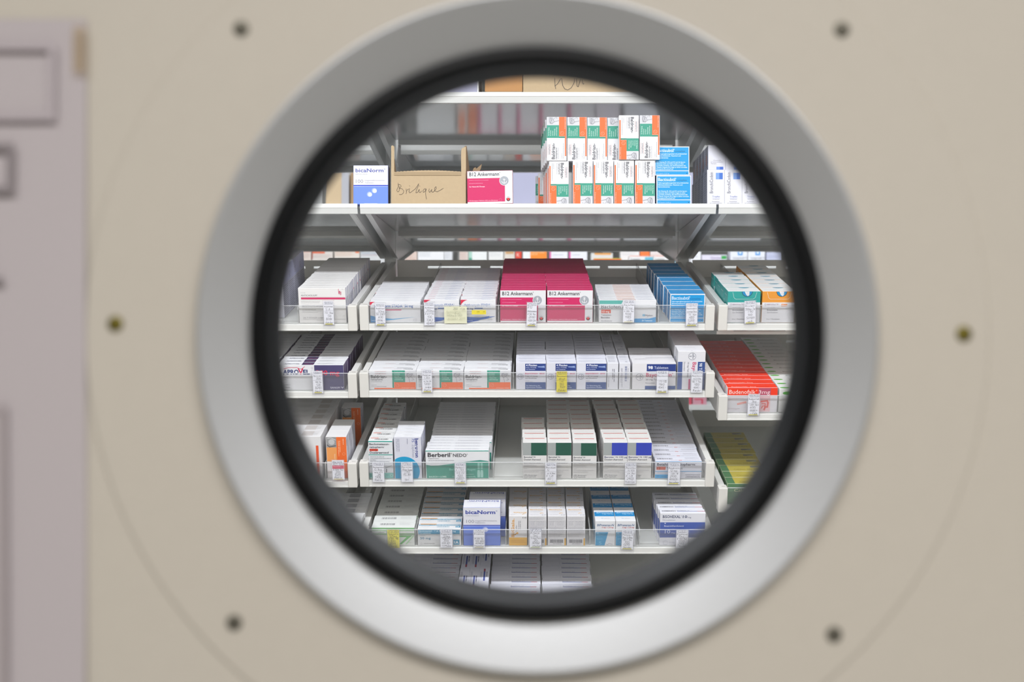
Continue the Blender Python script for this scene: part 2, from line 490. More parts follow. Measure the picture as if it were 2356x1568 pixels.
def shelf(bay, ztop, label, lip, back=False):
    x0, x1 = BAYS[bay]
    root = empty('shelf_board', ((x0 + x1) / 2, D if not back else 3.55, ztop))
    tag(root, label, 'shelf')
    hw = (x1 - x0) / 2
    s = -1 if back else 1
    dep = (YU - .014 - D) if not back else (3.55 - YU - .045)
    def P(name, bl, m, bev=0):
        bl = [(a, b, min(s * c, s * d), max(s * c, s * d), e, f) for a, b, c, d, e, f in bl]
        return box_obj(name, bl, m, root, bevel=bev)
    P('board', [(-hw, hw, 0.004, dep, -0.004, -0.0015)], SHELFU)
    prism('front_lip', [(s * a, z) for a, z in ((0, 0), (0, -.0095), (.0012, -.0105), (.0065, -lip), (.016, -lip), (.016, -lip + .0015), (.0075, -lip + .0015), (.003, -.0100), (.003, -.0015), (.004, -.0015), (.004, 0))], -hw, hw, SHELF, root, 'x')
    P('rear_flange', [(-hw + .02, hw - .02, dep - .003, dep, -0.034 if back and ztop > 1.9 else -0.018, -0.004)], SHELF)
    for q in (-1, 1):
        x = q * (hw - .010)
        pts = [(s * .035, -.0045), (s * dep, -.0045), (s * dep, -.078), (s * (dep - .03), -.078), (s * .06, -.018)]
        pts = [(s * .010, -.0045), (s * dep, -.0045), (s * dep, -.082), (s * (dep - .02), -.082), (s * .02, -.020)]
        prism('bracket', pts, x - .0012, x + .0012, SHELF, root, 'x')
        prism('bracket_flange', [(s * .020, -.020), (s * (dep - .02), -.082), (s * (dep - .02), -.0835), (s * .020, -.0215)], x - .001, x - q * .012, SHELF, root, 'x')
    return root
Z2 = PZ(468)
Z1 = PZ(211.5)
POS = {'left': 'left bay', 'middle': 'middle bay', 'right': 'right bay'}
for b in BAYS:
    shelf(b, Z2, f'flat white steel shelf in the {POS[b]}, above the drawers', 0.0225)
    shelf(b, Z1, f'topmost white steel shelf in the {POS[b]}', 0.0235)
    shelf(b, Z2, f'rear-facing white shelf in the {POS[b]} behind the flat shelf', 0.0225, True)
    shelf(b, Z1, f'rear-facing white shelf in the {POS[b]} behind the topmost shelf', 0.0235, True)

# ------------------------------------------------------------------ sloping drawers
class Tray:
    def __init__(s, bay, yfloor, what, dividers, clear_top=43, strip=16, depth=.56, slots=True, xr=None):
        x0, x1 = (PX(xr[0]), PX(xr[1])) if xr else ((BAYS[bay][0] + .001, BAYS[bay][1] - .006) if bay == 'middle' else (BAYS[bay][0] + .002, BAYS[bay][1] + .001) if bay == 'left' else (BAYS[bay][0] - .003, BAYS[bay][1] - .003))
        s.z, s.what = PZ(yfloor), what
        s.x0, s.x1 = x0, x1
        mm = .001
        r = s.root = empty('drawer', (0, D, s.z), (TH, 0, 0))
        tag(r, f'sloping white drawer with clear front, {what}', 'drawer')
        c = .0205
        box_obj('floor_plate', [(x0 + .004, x1 - .004, 0, depth, -.0035, -.0005)], TRAYF, r)
        box_obj('front_strip', [(x0 + c, x1 - c, -.0065, 0, -strip * mm, -.0012), (x0 + c, x1 - c, -.0078, -.0065, -strip * mm, -strip * mm + .0035)], TRAY, r, bevel=.0007)
        cf = empty('clear_front', rot=(0, 0, 0)); cf.parent = r
        box_obj('acrylic_pane', [(x0 + c - .002, x1 - c + .002, -.0042, -.0022, -.0012, clear_top * mm - .0012)], ACR, cf)
        box_obj('polished_edge', [(x0 + c - .002, x1 - c + .002, -.0044, -.0020, clear_top * mm - .0011, clear_top * mm)], ACRE, cf)
        for q, (a, b) in ((-1, (x0, x0 + c)), (1, (x1 - c, x1))):
            e = box_obj('end_cap', [(a, b, -.0090, .016, -strip * mm, clear_top * mm)], CAPM, r, bevel=.0015)
            box_obj('cap_slot', [(a + .008, b - .004, .0035, .0045, clear_top * mm - .001, clear_top * mm + .0002)], pm('dark_slot', '55554F', .7), e)
            wx = (a + .003, a + .006) if q < 0 else (b - .006, b - .003)
            box_obj('side_rail', [(a + .0035, b - .0035, .016, depth, clear_top * mm - .005, clear_top * mm - .0015), (wx[0], wx[1], .016, depth, -.012, clear_top * mm - .005),
                                  ((b - .006, b - .004) if q < 0 else (a + .004, a + .006)) + (.016, depth, -.003, clear_top * mm - .005)], TRAY, r)
        top = clear_top * mm
        bp = [(x0 + .02, x1 - .02, depth - .003, depth, -.003, top - .020), (x0 + .02, x1 - .02, depth - .003, depth, top - .013, top + .004)]
        w = x1 - x0
        cuts = [0.0, .11, .30, .335, .46, .49, .61, .64, .73, .76, .90, 1.0]
        for i in range(0, len(cuts), 2): bp.append((x0 + .02 + cuts[i] * (w - .04), x0 + .02 + cuts[i + 1] * (w - .04), depth - .003, depth, top - .020, top - .013))
        box_obj('back_panel', bp, TRAY, r)
        bz, by = s.z + .49 * math.sin(TH) - .0215, D + .49 * math.cos(TH)
        box_obj('support_bar', [(x0 + .02, x1 - .02, by - YU, by - YU + .012, bz - .012, bz + .0068)], TRAY, frame)
        for a, b in ((x0 + .0035, x0 + .0115), (x1 - .0115, x1 - .0035)):
            box_obj('runner', [(a, b, .02, depth - .004, -.0115, -.0036)], TRAY, r)
        for px in dividers:
            x = PX(px)
            m_ = [(0.006, -.0005), (depth - .006, -.0005), (depth - .006, top - .004), (.012, top - .004), (.0075, top - .006), (.006, top - .011)]
            prism('divider', m_, x - .0012, x + .0012, DIVM, r, 'x')
    def put(s, o, x, sd, n=0.0, yaw=0.0, lean=0.0):
        """place an object in the drawer: x world, sd along the slope from the front, n above the floor"""
        o.location = (x, D + sd * math.cos(TH) - n * math.sin(TH), s.z + sd * math.sin(TH) + n * math.cos(TH))
        o.rotation_euler = (Matrix.Rotation(TH + lean, 3, "X") @ Matrix.Rotation(yaw, 3, "Z")).to_euler()
    def column(s, d, xl, n, name, row, noun, cat, group, s0=3.0, gap=0.7, xr=None, first=0, drift=0.0, skip=None):
        """n boxes one behind the other; xl: photo x of the front face's left edge"""
        x = (PX(xl) + PX(xr)) / 2 if xr else PX(xl) + d['w'] * .0005
        sd = s0 * .001
        for k in range(n):
            o = obj(name, d['me'])
            s.put(o, x + drift * .001 * k + random.uniform(-.0011, .0011) * (k > 0), sd, 0.0002, random.uniform(-.006, .006))
            sd += (d['t'] + gap + random.uniform(-.15, .55)) * .001
            kk = k + first
            lab = (f'{noun} at the front of {row}' if kk == 0 else f'{ORD[kk]} {noun} from the front in {row}')
            tag(o, lab, cat, group)
        return sd
def tray_tag(tr, px, ytop, ybot, rows, color='F3F3FA', nums='2A3560', w=22.5, tail=9, strip_col='D9CF4A', label=None, mark=None, tilt=0.0):
    """handwritten card in a clear clip on the drawer's front"""
    H = (ybot - ytop) * 1.03
    r = empty('label_clip')
    n0 = (CY - ybot) / 1000 + ZC - tr.z
    tr.put(r, PX(px), -.0105, n0, 0)
    if tilt: r.rotation_euler.rotate_axis('Y', tilt)
    tag(r, label, 'price label', 'handwritten stock labels on the drawer fronts')
    hw = w * .0005
    v, f = boxes([(-hw - .0025, hw + .0025, -.0018, -.0012, -tail * .001, H * .001 + .002), (-hw - .0025, hw + .0025, .0024, .0030, -.004, H * .001 - .004), (-hw - .0025, hw + .0025, -.0012, .0024, H * .001 + .0005, H * .001 + .002)])
    obj('clear_clip', mesh_of('clear_clip', v, f, [CLIPM]), r)
    P = Print()
    it = [('r', 0, 0, w, H, color)]
    y = 6.2
    it.append(('s', [(0.5, y + 1.2), (w - 1, y + .8)], .35, nums))
    for i, tx in enumerate(rows):
        size = 5.0 if i else 5.6
        u = (w - 2.5) / max(len(tx) * 4.3, 12) * 6
        it.append(('h', 1.6 + (0 if len(tx) > 4 else 4 * random.random()), y, min(size, u), tx, nums if i == 0 else '2E2E3A', .42))
        if i == 2: it.append(('s', [(0.5, y + 1.6), (w - 1, y + 1.2)], .35, '4A4A58'))
        y += (H - 9) / max(len(rows) - 1, 1)
    it.append(('s', [(w * .66, H * .58), (w * .66, H * .9)], .3, '8A8A9A'))
    if strip_col: it.append(('r', 2.5, H - 2.2, w - 3, H - .2, strip_col))
    if mark: it.append(('r', 0.4, 13, w - .4, 21, mark)); it.append(('l', 2, 15, w - 2, 18, 1, 'F6C9D4'))
    P.do(it)
    vv = [(x * .001 - hw, .0016 - z * .001, (H - y) * .001) for x, y, z in P.v]
    obj('card', mesh_of('card', vv, P.f, P.mats, P.m), r)['label'] = 'handwritten card'
    return r

# ------------------------------------------------------------------ carton designs (face coordinates in mm, y down)
WH, GY, DK, NV, PK_, OR, GN = 'E6E6EA', '8E8E98', '2B2B33', '22356F', 'CF2A66', 'F2703A', '3E9C86'
WS = dict([('*', WH)])
def bayer(x, y, r): return [('o', x, y, r, .55, '3A4A6A'), ('t', x - r * .72, y + 1, r * .32, 'BAYER', '3A4A6A', r * 1.44), ('t', x + .6, y - r * .7, r * .28, 'BA', '3A4A6A', r * .5, 0, 90), ('t', x + .6, y + r * .25, r * .28, 'ER', '3A4A6A', r * .5, 0, 90)]
DS = {}
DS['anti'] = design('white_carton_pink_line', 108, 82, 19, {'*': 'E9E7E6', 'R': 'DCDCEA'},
 F=[('t', 6, 12, 2.2, '5 x 5 ml', GY, 10), ('t', 6, 19, 3.6, 'ANTICHOLIUM®', '55555C', 38), ('s', [(6, 21.2), (107, 21.0)], .4, 'C3B3B8'), ('r', 6, 22, 107.5, 26.6, 'CF3F6C'),
    ('l', 6, 30, 55, 32.4, 1, '8A8A92'), ('l', 6, 34, 50, 36, 1, '9A9AA2'), ('l', 7, 39.5, 52, 41.5, 1, '8A8A92'), ('l', 7, 42, 56, 45, 1, '4A4A52'), ('l', 7, 45.8, 50, 47.6, 1, '8A8A92'),
    ('l', 8, 50, 40, 53, 1, '4A4A52'), ('l', 8, 53, 62, 55, 1, '8A8A92'), ('l', 8, 56, 46, 58, 1, '8A8A92'), ('t', 9, 71, 2.7, 'DR. F. KÖHLER CHEMIE', '9A9AA0', 50), ('s', [(9, 73), (106, 73)], .4, '8A8A90'), ('l', 40, 75, 60, 76.5, 1, 'A0A0A8'),
    ('p', [(92, 2), (93, 2), (93.6, 15), (92.6, 14)], 'CF3F6C'), ('s', [(93, 9), (96, 7), (94, 11), (97.5, 16)], 1.1, 'CF3F6C'), ('s', [(96, 10), (98.5, 9), (97, 12), (99, 14)], .9, 'CF3F6C'), ('t', 100, 3, 1.5, '48 h', GY, 3.5)],
 R=[('lv', 4, 24, 15, 44, 4, '7A7A8C')], T=[('l', 12, 7, 70, 12, 2, 'C6C4C2')])
def wave(w, h, c0, c1): return [('p', [(0, h * .66), (w * .18, h * .76), (w * .45, h * .82), (w * .9, h * .73), (w * .45, h * .87), (w * .22, h * .92), (0, h)], c1), ('p', [(0, h * .66), (w * .14, h * .76), (w * .30, h * .82), (w * .3, h), (0, h)], c0)]
DS['aza'] = design('white_carton_red_corner_wide', 116, 49, 19.4, WS, F=wave(116, 49, '5A9AD2', '6AB0DE') + [('p', [(0, 0), (12, 0), (6, 3), (2, 8), (0, 14)], 'D6314F'),
    ('t', 10, 13, 6.2, 'Azathioprin STADA® 50 mg', '2F5FA8', 89, .02), ('r', 30, 18, 72, 20.2, 'D94D78'), ('l', 14, 24, 40, 27, 1, GY), ('l', 14, 31, 34, 33.5, 1, GY), ('o', 103, 43, 4.2, .4, 'C4C4CC'), ('t', 99, 44, 2.2, 'STADA', 'B4B4BE', 8), ('l', 3, 43, 22, 46, 1, 'E6F0FA')],
 T=[('l', 55, 9, 96, 13, 2, 'A9B0C6'), ('l', 6, 13, 26, 16, 1, 'C6C8D2')])
def azi(num): return design('white_carton_red_corner', 81, 54, 19, WS, F=[('p', [(0, 38), (20, 41), (45, 42), (66, 38.5), (66, 40), (80, 39), (60, 45), (30, 50), (20, 54), (0, 54)], '3D6FC2'), ('p', [(0, 41), (20, 46), (45, 49), (20, 53), (0, 54)], '2F58AE'), ('p', [(0, 0), (16, 0), (8, 4), (3, 9), (0, 15)], 'D6314F'),
    ('t', 8, 15, 5, 'Azithromycin STADA®', '2F5FA8', 62, .02), ('t', 9, 23, 4, num, '2F5FA8', 20, .015), ('r', 32, 19, 51, 21.6, '3D6FC2'), ('r', 51, 19, 71, 21.6, 'C9D2E4'), ('r', 51.4, 19.4, 70.6, 21.2, WH), ('l', 9, 27, 32, 30, 1, GY), ('l', 9, 33, 30, 36, 1, GY), ('o', 67, 46, 4, .4, 'C4C4CC'), ('t', 62, 47, 2.6, 'STADA', 'A4A4AE', 12), ('l', 14, 48, 28, 50.5, 1, 'D6E2F4')],
 T=[('r', 8, 1, 24, 4, 'D69AA6') if num[0] == '2' else ('l', 8, 2, 24, 4, 1, 'C8CCD8'), ('l', 30, 8, 76, 12, 2, '98A2C0'), ('r', 48, 14, 74, 16.4, 'A6B4D8')])
DS['azi1'], DS['azi2'] = azi('250 mg'), azi('500 mg')
anchor = lambda x, y, k: [('s', [(x, y - 5 * k), (x, y + 6 * k)], 1.1 * k, 'F4F4F6'), ('o', x, y - 6 * k, 1.6 * k, .9 * k, 'F4F4F6'), ('s', [(x - 2.6 * k, y - 2.6 * k), (x + 2.6 * k, y - 2.6 * k)], 1 * k, 'F4F4F6'), ('s', [(x - 5.4 * k, y + 1.5 * k), (x - 4.4 * k, y + 4.6 * k), (x, y + 6.4 * k), (x + 4.4 * k, y + 4.6 * k), (x + 5.4 * k, y + 1.5 * k)], 1.1 * k, 'F4F4F6')]
DS['b12'] = design('pink_carton', 105, 76, 20, {'*': 'C3265F', 'T': 'C3265F', 'F': WH, 'R': 'DEDCE6'}, F=[('r', 0, 17, 87, 71.5, PK_), ('t', 5, 11.8, 8.2, 'B12 Ankermann®', '2A2A30', 72, .012), ('l', 4.5, 21, 54, 23.2, 1, 'F0A8C4'), ('l', 4.5, 28, 36, 30.4, 1, 'F0A8C4', .5, .1), ('t', 4.5, 37.5, 2.6, 'Zur Vitamin B12-Therapie', 'F6D4E2', 36, .02), ('t', 4.5, 69.5, 2.3, '50 überzogene Tabletten (N2) zum Einnehmen', 'F2C4D6', 66, .01),
    ('c', 85.5, 23.5, 11.2, WH), ('c', 85.5, 23.5, 10.3, 'A6ABB4')] + anchor(85.5, 23.5, 1.0) + [('o', 76, 67.5, 3, .35, 'E48CB0'), ('p', [(89.5, 65), (94.5, 63.5), (99.5, 65), (98, 69.5), (94.5, 71), (91, 69.5)], '2A2024'), ('c', 94.5, 66, 3, 'D83A3A'), ('s', [(90.5, 63), (94.5, 60.4), (98.5, 63)], .5, '6A5A60'), ('l', 90, 72.5, 99, 73.6, 1, '9A9098')],
 T=[('l', 3, 3.5, 100, 6, 1, 'DE86AA'), ('l', 3, 10, 60, 12, 1, 'D06C96'), ('s', [(0, 19.3), (105, 19.3)], .5, 'E6C4D2')], L=[('lv', 5, 10, 15, 60, 3, 'E39ABA')])
DS['baclo'] = design('white_carton_teal_corner', 131, 52.5, 16, WS, F=[('p', [(0, 0), (55, 0), (51, 9), (0, 9)], '63B0A8'), ('t', 5, 19, 8, 'Baclofen dura®', '3A3A44', 76), ('r', 5, 22, 27, 30.5, 'DC5A46'), ('t', 7, 29, 5, '10 mg', 'F6EDE9', 17, .01), ('t', 5, 36.5, 4, 'Tabletten', '5A5A64', 23), ('t', 5, 42.5, 3.8, 'Baclofen', '4A4A54', 20, .01), ('t', 5, 50, 2.8, 'Zum Einnehmen', '6A6A74', 25),
    ('p', [(82, 43), (115, 43), (131, 39), (131, 52.5), (78, 52.5)], '4A9CD6'), ('t', 99, 49.5, 3.6, '50 Tabletten', 'D9ECF8', 24, .01), ('r', 100, 32.5, 105.5, 37.5, '8EBEDC'), ('t', 106, 37.5, 4.2, 'Mylan', '44546C', 17), ('l', 107, 40, 118, 41.5, 1, '9AA6B6')],
 T=[('r', 42, 6, 84, 15, 'E2C2B6'), ('r', 4, 9, 40, 11, 'C4CCC8'), ('l', 88, 5, 126, 13, 3, 'A8B0C8'), ('l', 4, 3, 38, 7, 2, 'B0B0B8')])
BL = '1C9ADA'
DS['bacti'] = design('blue_carton', 80, 67, 48.5, {'*': WH, 'T': '3290CC'}, F=[('r', 2, 2, 78, 65, BL), ('t', 4, 13, 7.6, 'Bactisubtil®', 'F2F8FC', 42), ('t', 46, 13, 4.6, 'complex', '115C96', 24)] +
   [('t', 4, y, 2.7, tx, 'D6ECF8', wd, .02) for y, tx, wd in ((18.5, 'Nahrungsergänzungsmittel mit probiotischen', 70), (23, 'Milchsäurebakterien, Vitaminen und', 56), (27.5, 'Spurenelementen', 27), (37.5, 'Die Vitamine B1, B12 und D3 und die Spuren-', 67), (41.5, 'elemente Zink und Selen tragen zu einer', 63), (45.5, 'normalen Funktion des Immunsystems bei.', 68), (49.5, 'Thiamin (Vitamin B1) trägt zu einem normalen', 71), (53.5, 'Energiestoffwechsel bei.', 39))] + [('r', 2, 55.5, 78, 57, WH), ('t', 4, 63.5, 2.6, '60 Kapseln (12,35 g)', 'A8D4EE', 29), ('c', 74, 62, 1, '1A3A5A')],
 L=[('r', 2, 2, 46, 64, '2A86C6'), ('r', 8, 12, 40, 14, '8CC0E2'), ('lv', 12, 18, 38, 58, 5, '7CB6DE')], T=[('r', 0, 46.5, 80, 48.5, WH), ('r', 0, 0, 80, 1.6, WH), ('l', 6, 12, 74, 26, 3, '66AEDC'), ('l', 4, 32, 60, 42, 2, '58A6D8')], R=[('r', 2, 2, 46, 64, '2A86C6')])
def briv(c, mg, bc): return design('carton_with_tear_tab', 75, 73, 46, {'*': c, 'T': 'E6E6E6', 'F': c}, F=[('r', 0, 25.5, 75, 73, 'E4E3E8'), ('c', 44, 0, 12.4, '2A3444', 28), ('c', 44, 0, 11.4, '2E8FC4', 28), ('p', [(38, 0), (49, 0), (49, 8), (46, 11), (42, 8)], 'E6E6EA'), ('o', 45.5, 6, 2.4, .3, '8A8A94'), ('s', [(11, 2), (14, 14), (18, 18), (58, 18), (63, 14), (66, 2)], .5, 'E8F4F2'),
    ('o', 8, 31, 2.5, .5, '7A6A86'), ('c', 8, 31, .8, '7A6A86'), ('t', 12, 33, 4, 'BRIVIACT®', '7A5A78', 27, .015), ('r', 44, 29, 58, 34.5, bc), ('t', 45, 33.4, 3, mg, 'F6EDE6', 12), ('l', 12, 37, 34, 39.6, 1, 'A0A0AA'), ('t', 12, 44.5, 2.8, 'Brivaracetam', '5A5A66', 24, .015), ('t', 12, 50.5, 2.8, 'Zum Einnehmen', '8A8A94', 25), ('t', 12, 66, 2.8, '14 x 1 Filmtablette', '6A6A74', 30)],
 T=[('c', 44, 0, 13, '4FA0B8', 24, 9), ('c', 44, 0, 11, '3C88AC', 24, 6), ('l', 8, 28, 40, 33, 1, 'B8B8BC'), ('r', 0, 0, 75, .8, 'B4C8C8')], L=[('l', 6, 10, 40, 16, 1, 'B8DCD8')])
DS['briv'], DS['brivo'] = briv('33A09A', '25 mg', 'A8C4C4'), briv('E89A3C', '50 mg', 'E0843C')
DS['apro'] = design('white_carton_purple_panel', 151, 60, 23.6, {'*': WH, 'R': '56406E'}, F=[('r', 84, 0, 151, 60, '4B4470'), ('t', 12, 22, 10.5, 'APRO', NV, 36, .03), ('t', 46, 22, 13, 'V', 'CE2A56', 13, .03), ('t', 58, 22, 10.5, 'EL', NV, 15, .03), ('s', [(14, 9), (26, 6), (44, 6), (54, 10), (62, 4)], 1.1, 'CE2A56'), ('o', 79, 7, 2, .4, GY), ('t', 88, 24, 11, '300 mg', 'D8304E', 53, .02), ('t', 119, 56, 4, 'SANOFI', 'D9D4E4', 22, .01), ('s', [(144, 52), (146.5, 55), (149, 52)], 1.2, 'D9D4E4'),
    ('l', 6, 30, 24, 32, 1, GY), ('l', 6, 34, 20, 37, 1, '5A5A62'), ('l', 6, 47, 30, 49, 1, GY), ('l', 6, 53, 26, 55.5, 1, '5A5A62')],
 T=[('r', 55, 0, 82, 23, '44375A'), ('t', 14, 18, 7, 'APROVEL', '55566A', 36, .02), ('t', 60, 17, 5, '300 mg', 'A8446A', 20), ('l', 90, 6, 128, 18, 4, 'AFAFB6')], R=[('r', 2, 6, 6, 30, '7A6A90')])
BAL = [('r', 53, 0, 83, 46, WH), ('r', 53, 0, 56.5, 45, '2F8A72'), ('r', 53, 0, 82.5, 28.5, GN), ('r', 82.5, 0, 108, 28.5, 'D5D5DA'), ('r', 57, 28.5, 106.5, 45, OR), ('r', 11, 42, 57, 45, OR), ('t', 14, 7.2, 3.6, 'ratiopharm', '6A5A5E', 24), ('s', [(13, 2.6), (39, 2.6)], .4, 'C0605A'), ('s', [(13, 8.6), (39, 8.6)], .4, 'C0605A'), ('t', 4, 18.5, 7, 'Baldrian-', '33333C', 37, .012), ('t', 4, 24, 4.6, 'ratiopharm®', '4A4A54', 28), ('l', 4, 26.5, 31, 28.5, 1, '9A9AA4', .5, .1), ('l', 5, 34.5, 18, 36.6, 1, '8A8A94'), ('l', 5, 38, 46, 40.4, 1, '8A8A94'),
   ('t', 58, 5.5, 2.3, 'Zur Beruhigung', 'D4EEE6', 19, .015), ('t', 58, 10, 2.3, 'bei leichter', 'D4EEE6', 13, .015), ('t', 58, 14.5, 2.3, 'nervöser', 'D4EEE6', 12, .015), ('t', 58, 19, 2.3, 'Anspannung', 'D4EEE6', 16, .015), ('t', 58, 23.5, 2.3, 'und bei Schlafstörungen', 'D4EEE6', 20, .015), ('s', [(86, 12), (90, 17), (96, 15), (100, 8), (94, 11), (88, 8), (86, 12)], .7, '7C7C86'), ('s', [(91, 17), (93, 28)], .7, '7C7C86'), ('s', [(97, 16), (103, 22), (97, 24)], .6, '8A8A94'), ('s', [(86, 9), (92, 6), (101, 6)], .6, '8A8A94'), ('l', 86, 5, 104, 15, 5, 'A6A6B0'),
   ('o', 64, 35.5, 4, .5, 'F9C0A4'), ('s', [(62, 37), (66, 33.5)], .4, 'F9C0A4'), ('t', 74, 43, 2.2, '30 überzogene Tabletten', 'FAD9C8', 30)]
DS['bald'] = design('white_carton_green_orange', 108, 46, 35.2, WS, F=BAL, T=[('l', 30, 12, 56, 20, 4, 'C9AFAC'), ('r', 62, 10, 96, 21, 'D2D2D6'), ('l', 63, 11, 95, 20, 4, 'B4B4BA'), ('t', 100, 24, 5, 'Baldrian', '4A4A52', 22, .02, 180), ('t', 74, 24.4, 2.6, 'ratiopharm', '8A8A92', 18, 0, 180), ('s', [(0, .6), (108, .6)], .5, 'C9C9CC')])
UP = [('R', []), ]
DS['baldD'] = design('white_carton_green_orange_standing', 102, 46, 33, {'*': WH}, F=[tuple(it) for it in BAL], turn=1)
DS['baldU'] = design('white_carton_green_orange_standing', 102, 46, 33, {'*': WH}, F=[tuple(it) for it in BAL], turn=-1)
DS['bayA'] = design('white_carton_blue_blocks', 68.5, 64, 23.4, {'*': 'DFDFEA'}, F=[('r', 21, 2.5, 68, 19.5, '263E86'), ('t', 23, 8.5, 4.6, '4 Phiolen', 'EEF0F8', 25, .02), ('t', 23, 12.6, 2.5, 'mit je 1 ml Lösung', 'D4DAEE', 23, .01), ('t', 23, 17, 2.5, 'zum Einnehmen.', 'D4DAEE', 21, .01), ('p', [(50, 8.4), (58, 8.4), (65, 7), (66, 12.5), (58, 11.6), (50, 11)], '8CA0D0'), ('t', 20.5, 27.5, 5, 'Bayotensin® akut', PK_, 45, .005), ('t', 21, 33.4, 3.2, '5 mg/1 ml, Lösung', '5A5A66', 28), ('t', 21, 38.4, 3.2, 'zum Einnehmen', '5A5A66', 26), ('l', 21, 42, 32, 44, 1, GY), ('l', 21, 45.2, 44, 47, 1, GY), ('r', 21, 46.5, 68, 63, '34508E'), ('t', 23, 56, 2.6, 'Zur Behandlung des', 'D0D8EA', 32, .01), ('t', 23, 60.4, 2.6, 'hypertensiven Notfalls.', 'D0D8EA', 36, .01)] + bayer(10, 33, 6.4),
 T=[('l', 6, 4, 62, 12, 3, 'A4A8BC'), ('l', 10, 15, 50, 18, 1, '9CA0B4'), ('s', [(0, 22.6), (68, 22.6)], .4, 'B8B8C8')])
DS['spine'] = design('white_carton_end_face', 25.5, 63, 67, {'*': 'E0E0E8'}, F=[('bv', 13, 8, 18, 44, '5A6A9A', 26), ('lv', 4, 12, 9, 60, 2, '9A9AA6'), ('lv', 20, 12, 22, 40, 1, '8A8A96')], T=[('l', 4, 4, 22, 26, 6, 'A8A8B4'), ('l', 4, 36, 22, 40, 1, '8A8A96'), ('r', 14, 50, 19, 60, 'C4C4CE')])
DS['spine2'] = design('white_carton_end_face_codes', 25.5, 63, 67, {'*': 'E0E0E8'}, F=[('lv', 12, 14, 19, 50, 2, '7A7A86'), ('lv', 3, 34, 6, 60, 1, '9A9AA6')], T=[('l', 4, 6, 21, 34, 7, 'AAAAB6'), ('l', 4, 42, 20, 60, 3, '9A9AA6')])
DS['tab98'] = design('white_carton_blue_band', 100, 63, 45.4, {'*': 'E4E2E6'}, F=[('r', 33, 2.5, 100, 19.5, '263E86'), ('t', 36, 14, 6.8, '98', 'F4F4FA', 11, .03), ('t', 50, 14, 6.2, 'Tabletten', 'DDE2F2', 32), ('t', 32, 32.5, 9, 'Bayotensin®', PK_, 62, .01), ('t', 31, 41, 4, '20 mg Tabletten', '5A5A66', 44), ('t', 31, 49, 3.4, 'Nitrendipin', '9A9AA4', 21), ('r', 30, 54, 100, 63, '3C5690'), ('r', 30, 54, 98, 54.2, 'FFFFFF')] + bayer(17, 33, 8.2), T=[('l', 8, 6, 40, 16, 3, 'B6B4B8'), ('r', 34, 0, 100, 1.4, '3A4668'), ('s', [(0, 44.5), (100, 44.5)], .6, 'C2C0C6')])
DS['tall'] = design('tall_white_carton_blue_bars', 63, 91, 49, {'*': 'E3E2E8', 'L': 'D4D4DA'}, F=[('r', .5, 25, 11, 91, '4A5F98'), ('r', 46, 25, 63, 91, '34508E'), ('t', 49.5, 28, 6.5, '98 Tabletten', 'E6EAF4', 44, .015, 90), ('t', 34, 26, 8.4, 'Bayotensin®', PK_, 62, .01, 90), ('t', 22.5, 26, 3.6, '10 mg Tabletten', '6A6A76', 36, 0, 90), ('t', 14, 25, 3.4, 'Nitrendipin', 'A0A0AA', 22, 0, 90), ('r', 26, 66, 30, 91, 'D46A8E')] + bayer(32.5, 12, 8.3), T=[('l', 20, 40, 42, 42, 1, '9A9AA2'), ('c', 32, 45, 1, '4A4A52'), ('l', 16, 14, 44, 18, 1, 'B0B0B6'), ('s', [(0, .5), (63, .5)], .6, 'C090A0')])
DS['bude'] = design('orange_red_carton', 115, 59, 32.6, {'*': 'E6E4EA', 'T': 'F03A1C'}, F=[('r', 0, 0, 115, 19.6, 'F03A1C'), ('r', 71, 1, 99, 19.6, 'B85068'), ('r', 71, 19.6, 99, 57, 'EFC4CA'), ('t', 4, 14.6, 9.4, 'Budenofalk®', 'FAE6E0', 64), ('t', 71.5, 14.6, 8.6, '3mg', 'F4DCE0', 26), ('l', 4, 24, 40, 26.4, 1, 'E0A4A4'), ('l', 4, 28, 26, 30, 1, 'E0A4A4'), ('p', [(23, 37), (44, 32), (44.6, 37), (23.6, 41.6)], 'F0A49C'), ('l', 25, 37, 43, 38.4, 1, 'FAE0DC'), ('t', 3, 51.5, 3.4, '20 Hartkapseln', 'C4B4BC', 27),
    ('s', [(78, 33), (92, 31), (94, 36), (93, 46), (88, 46), (86, 53)], 4, 'E86A62'), ('s', [(80, 38), (88, 38), (88, 43), (82, 44), (80, 49)], 2, 'E86A62'), ('s', [(0, 54), (115, 53.6)], .4, 'C8C4CC')],
 T=[('t', 10, 27, 5, 'Budenofalk® 3mg', 'FBD9CE', 56), ('l', 68, 22, 104, 27, 1, 'C8281A'), ('s', [(0, .6), (115, .6)], .5, 'C24A38')])
DS['busc'] = design('white_carton_green_oval', 96, 56, 33.5, {'*': 'E6E6E4'}, F=[('c', 20, 10, 12, '56B03C', 24, 4), ('t', 40, 14, 7, 'Buscopan®', '55595A', 50)], T=[('c', 14, 24, 11, '5AB23E', 24, 4.6), ('t', 40, 28, 6.4, 'Buscopan®', '8A8E8C', 46, .01), ('s', [(0, .6), (96, .6)], .6, 'B4B8B4')])
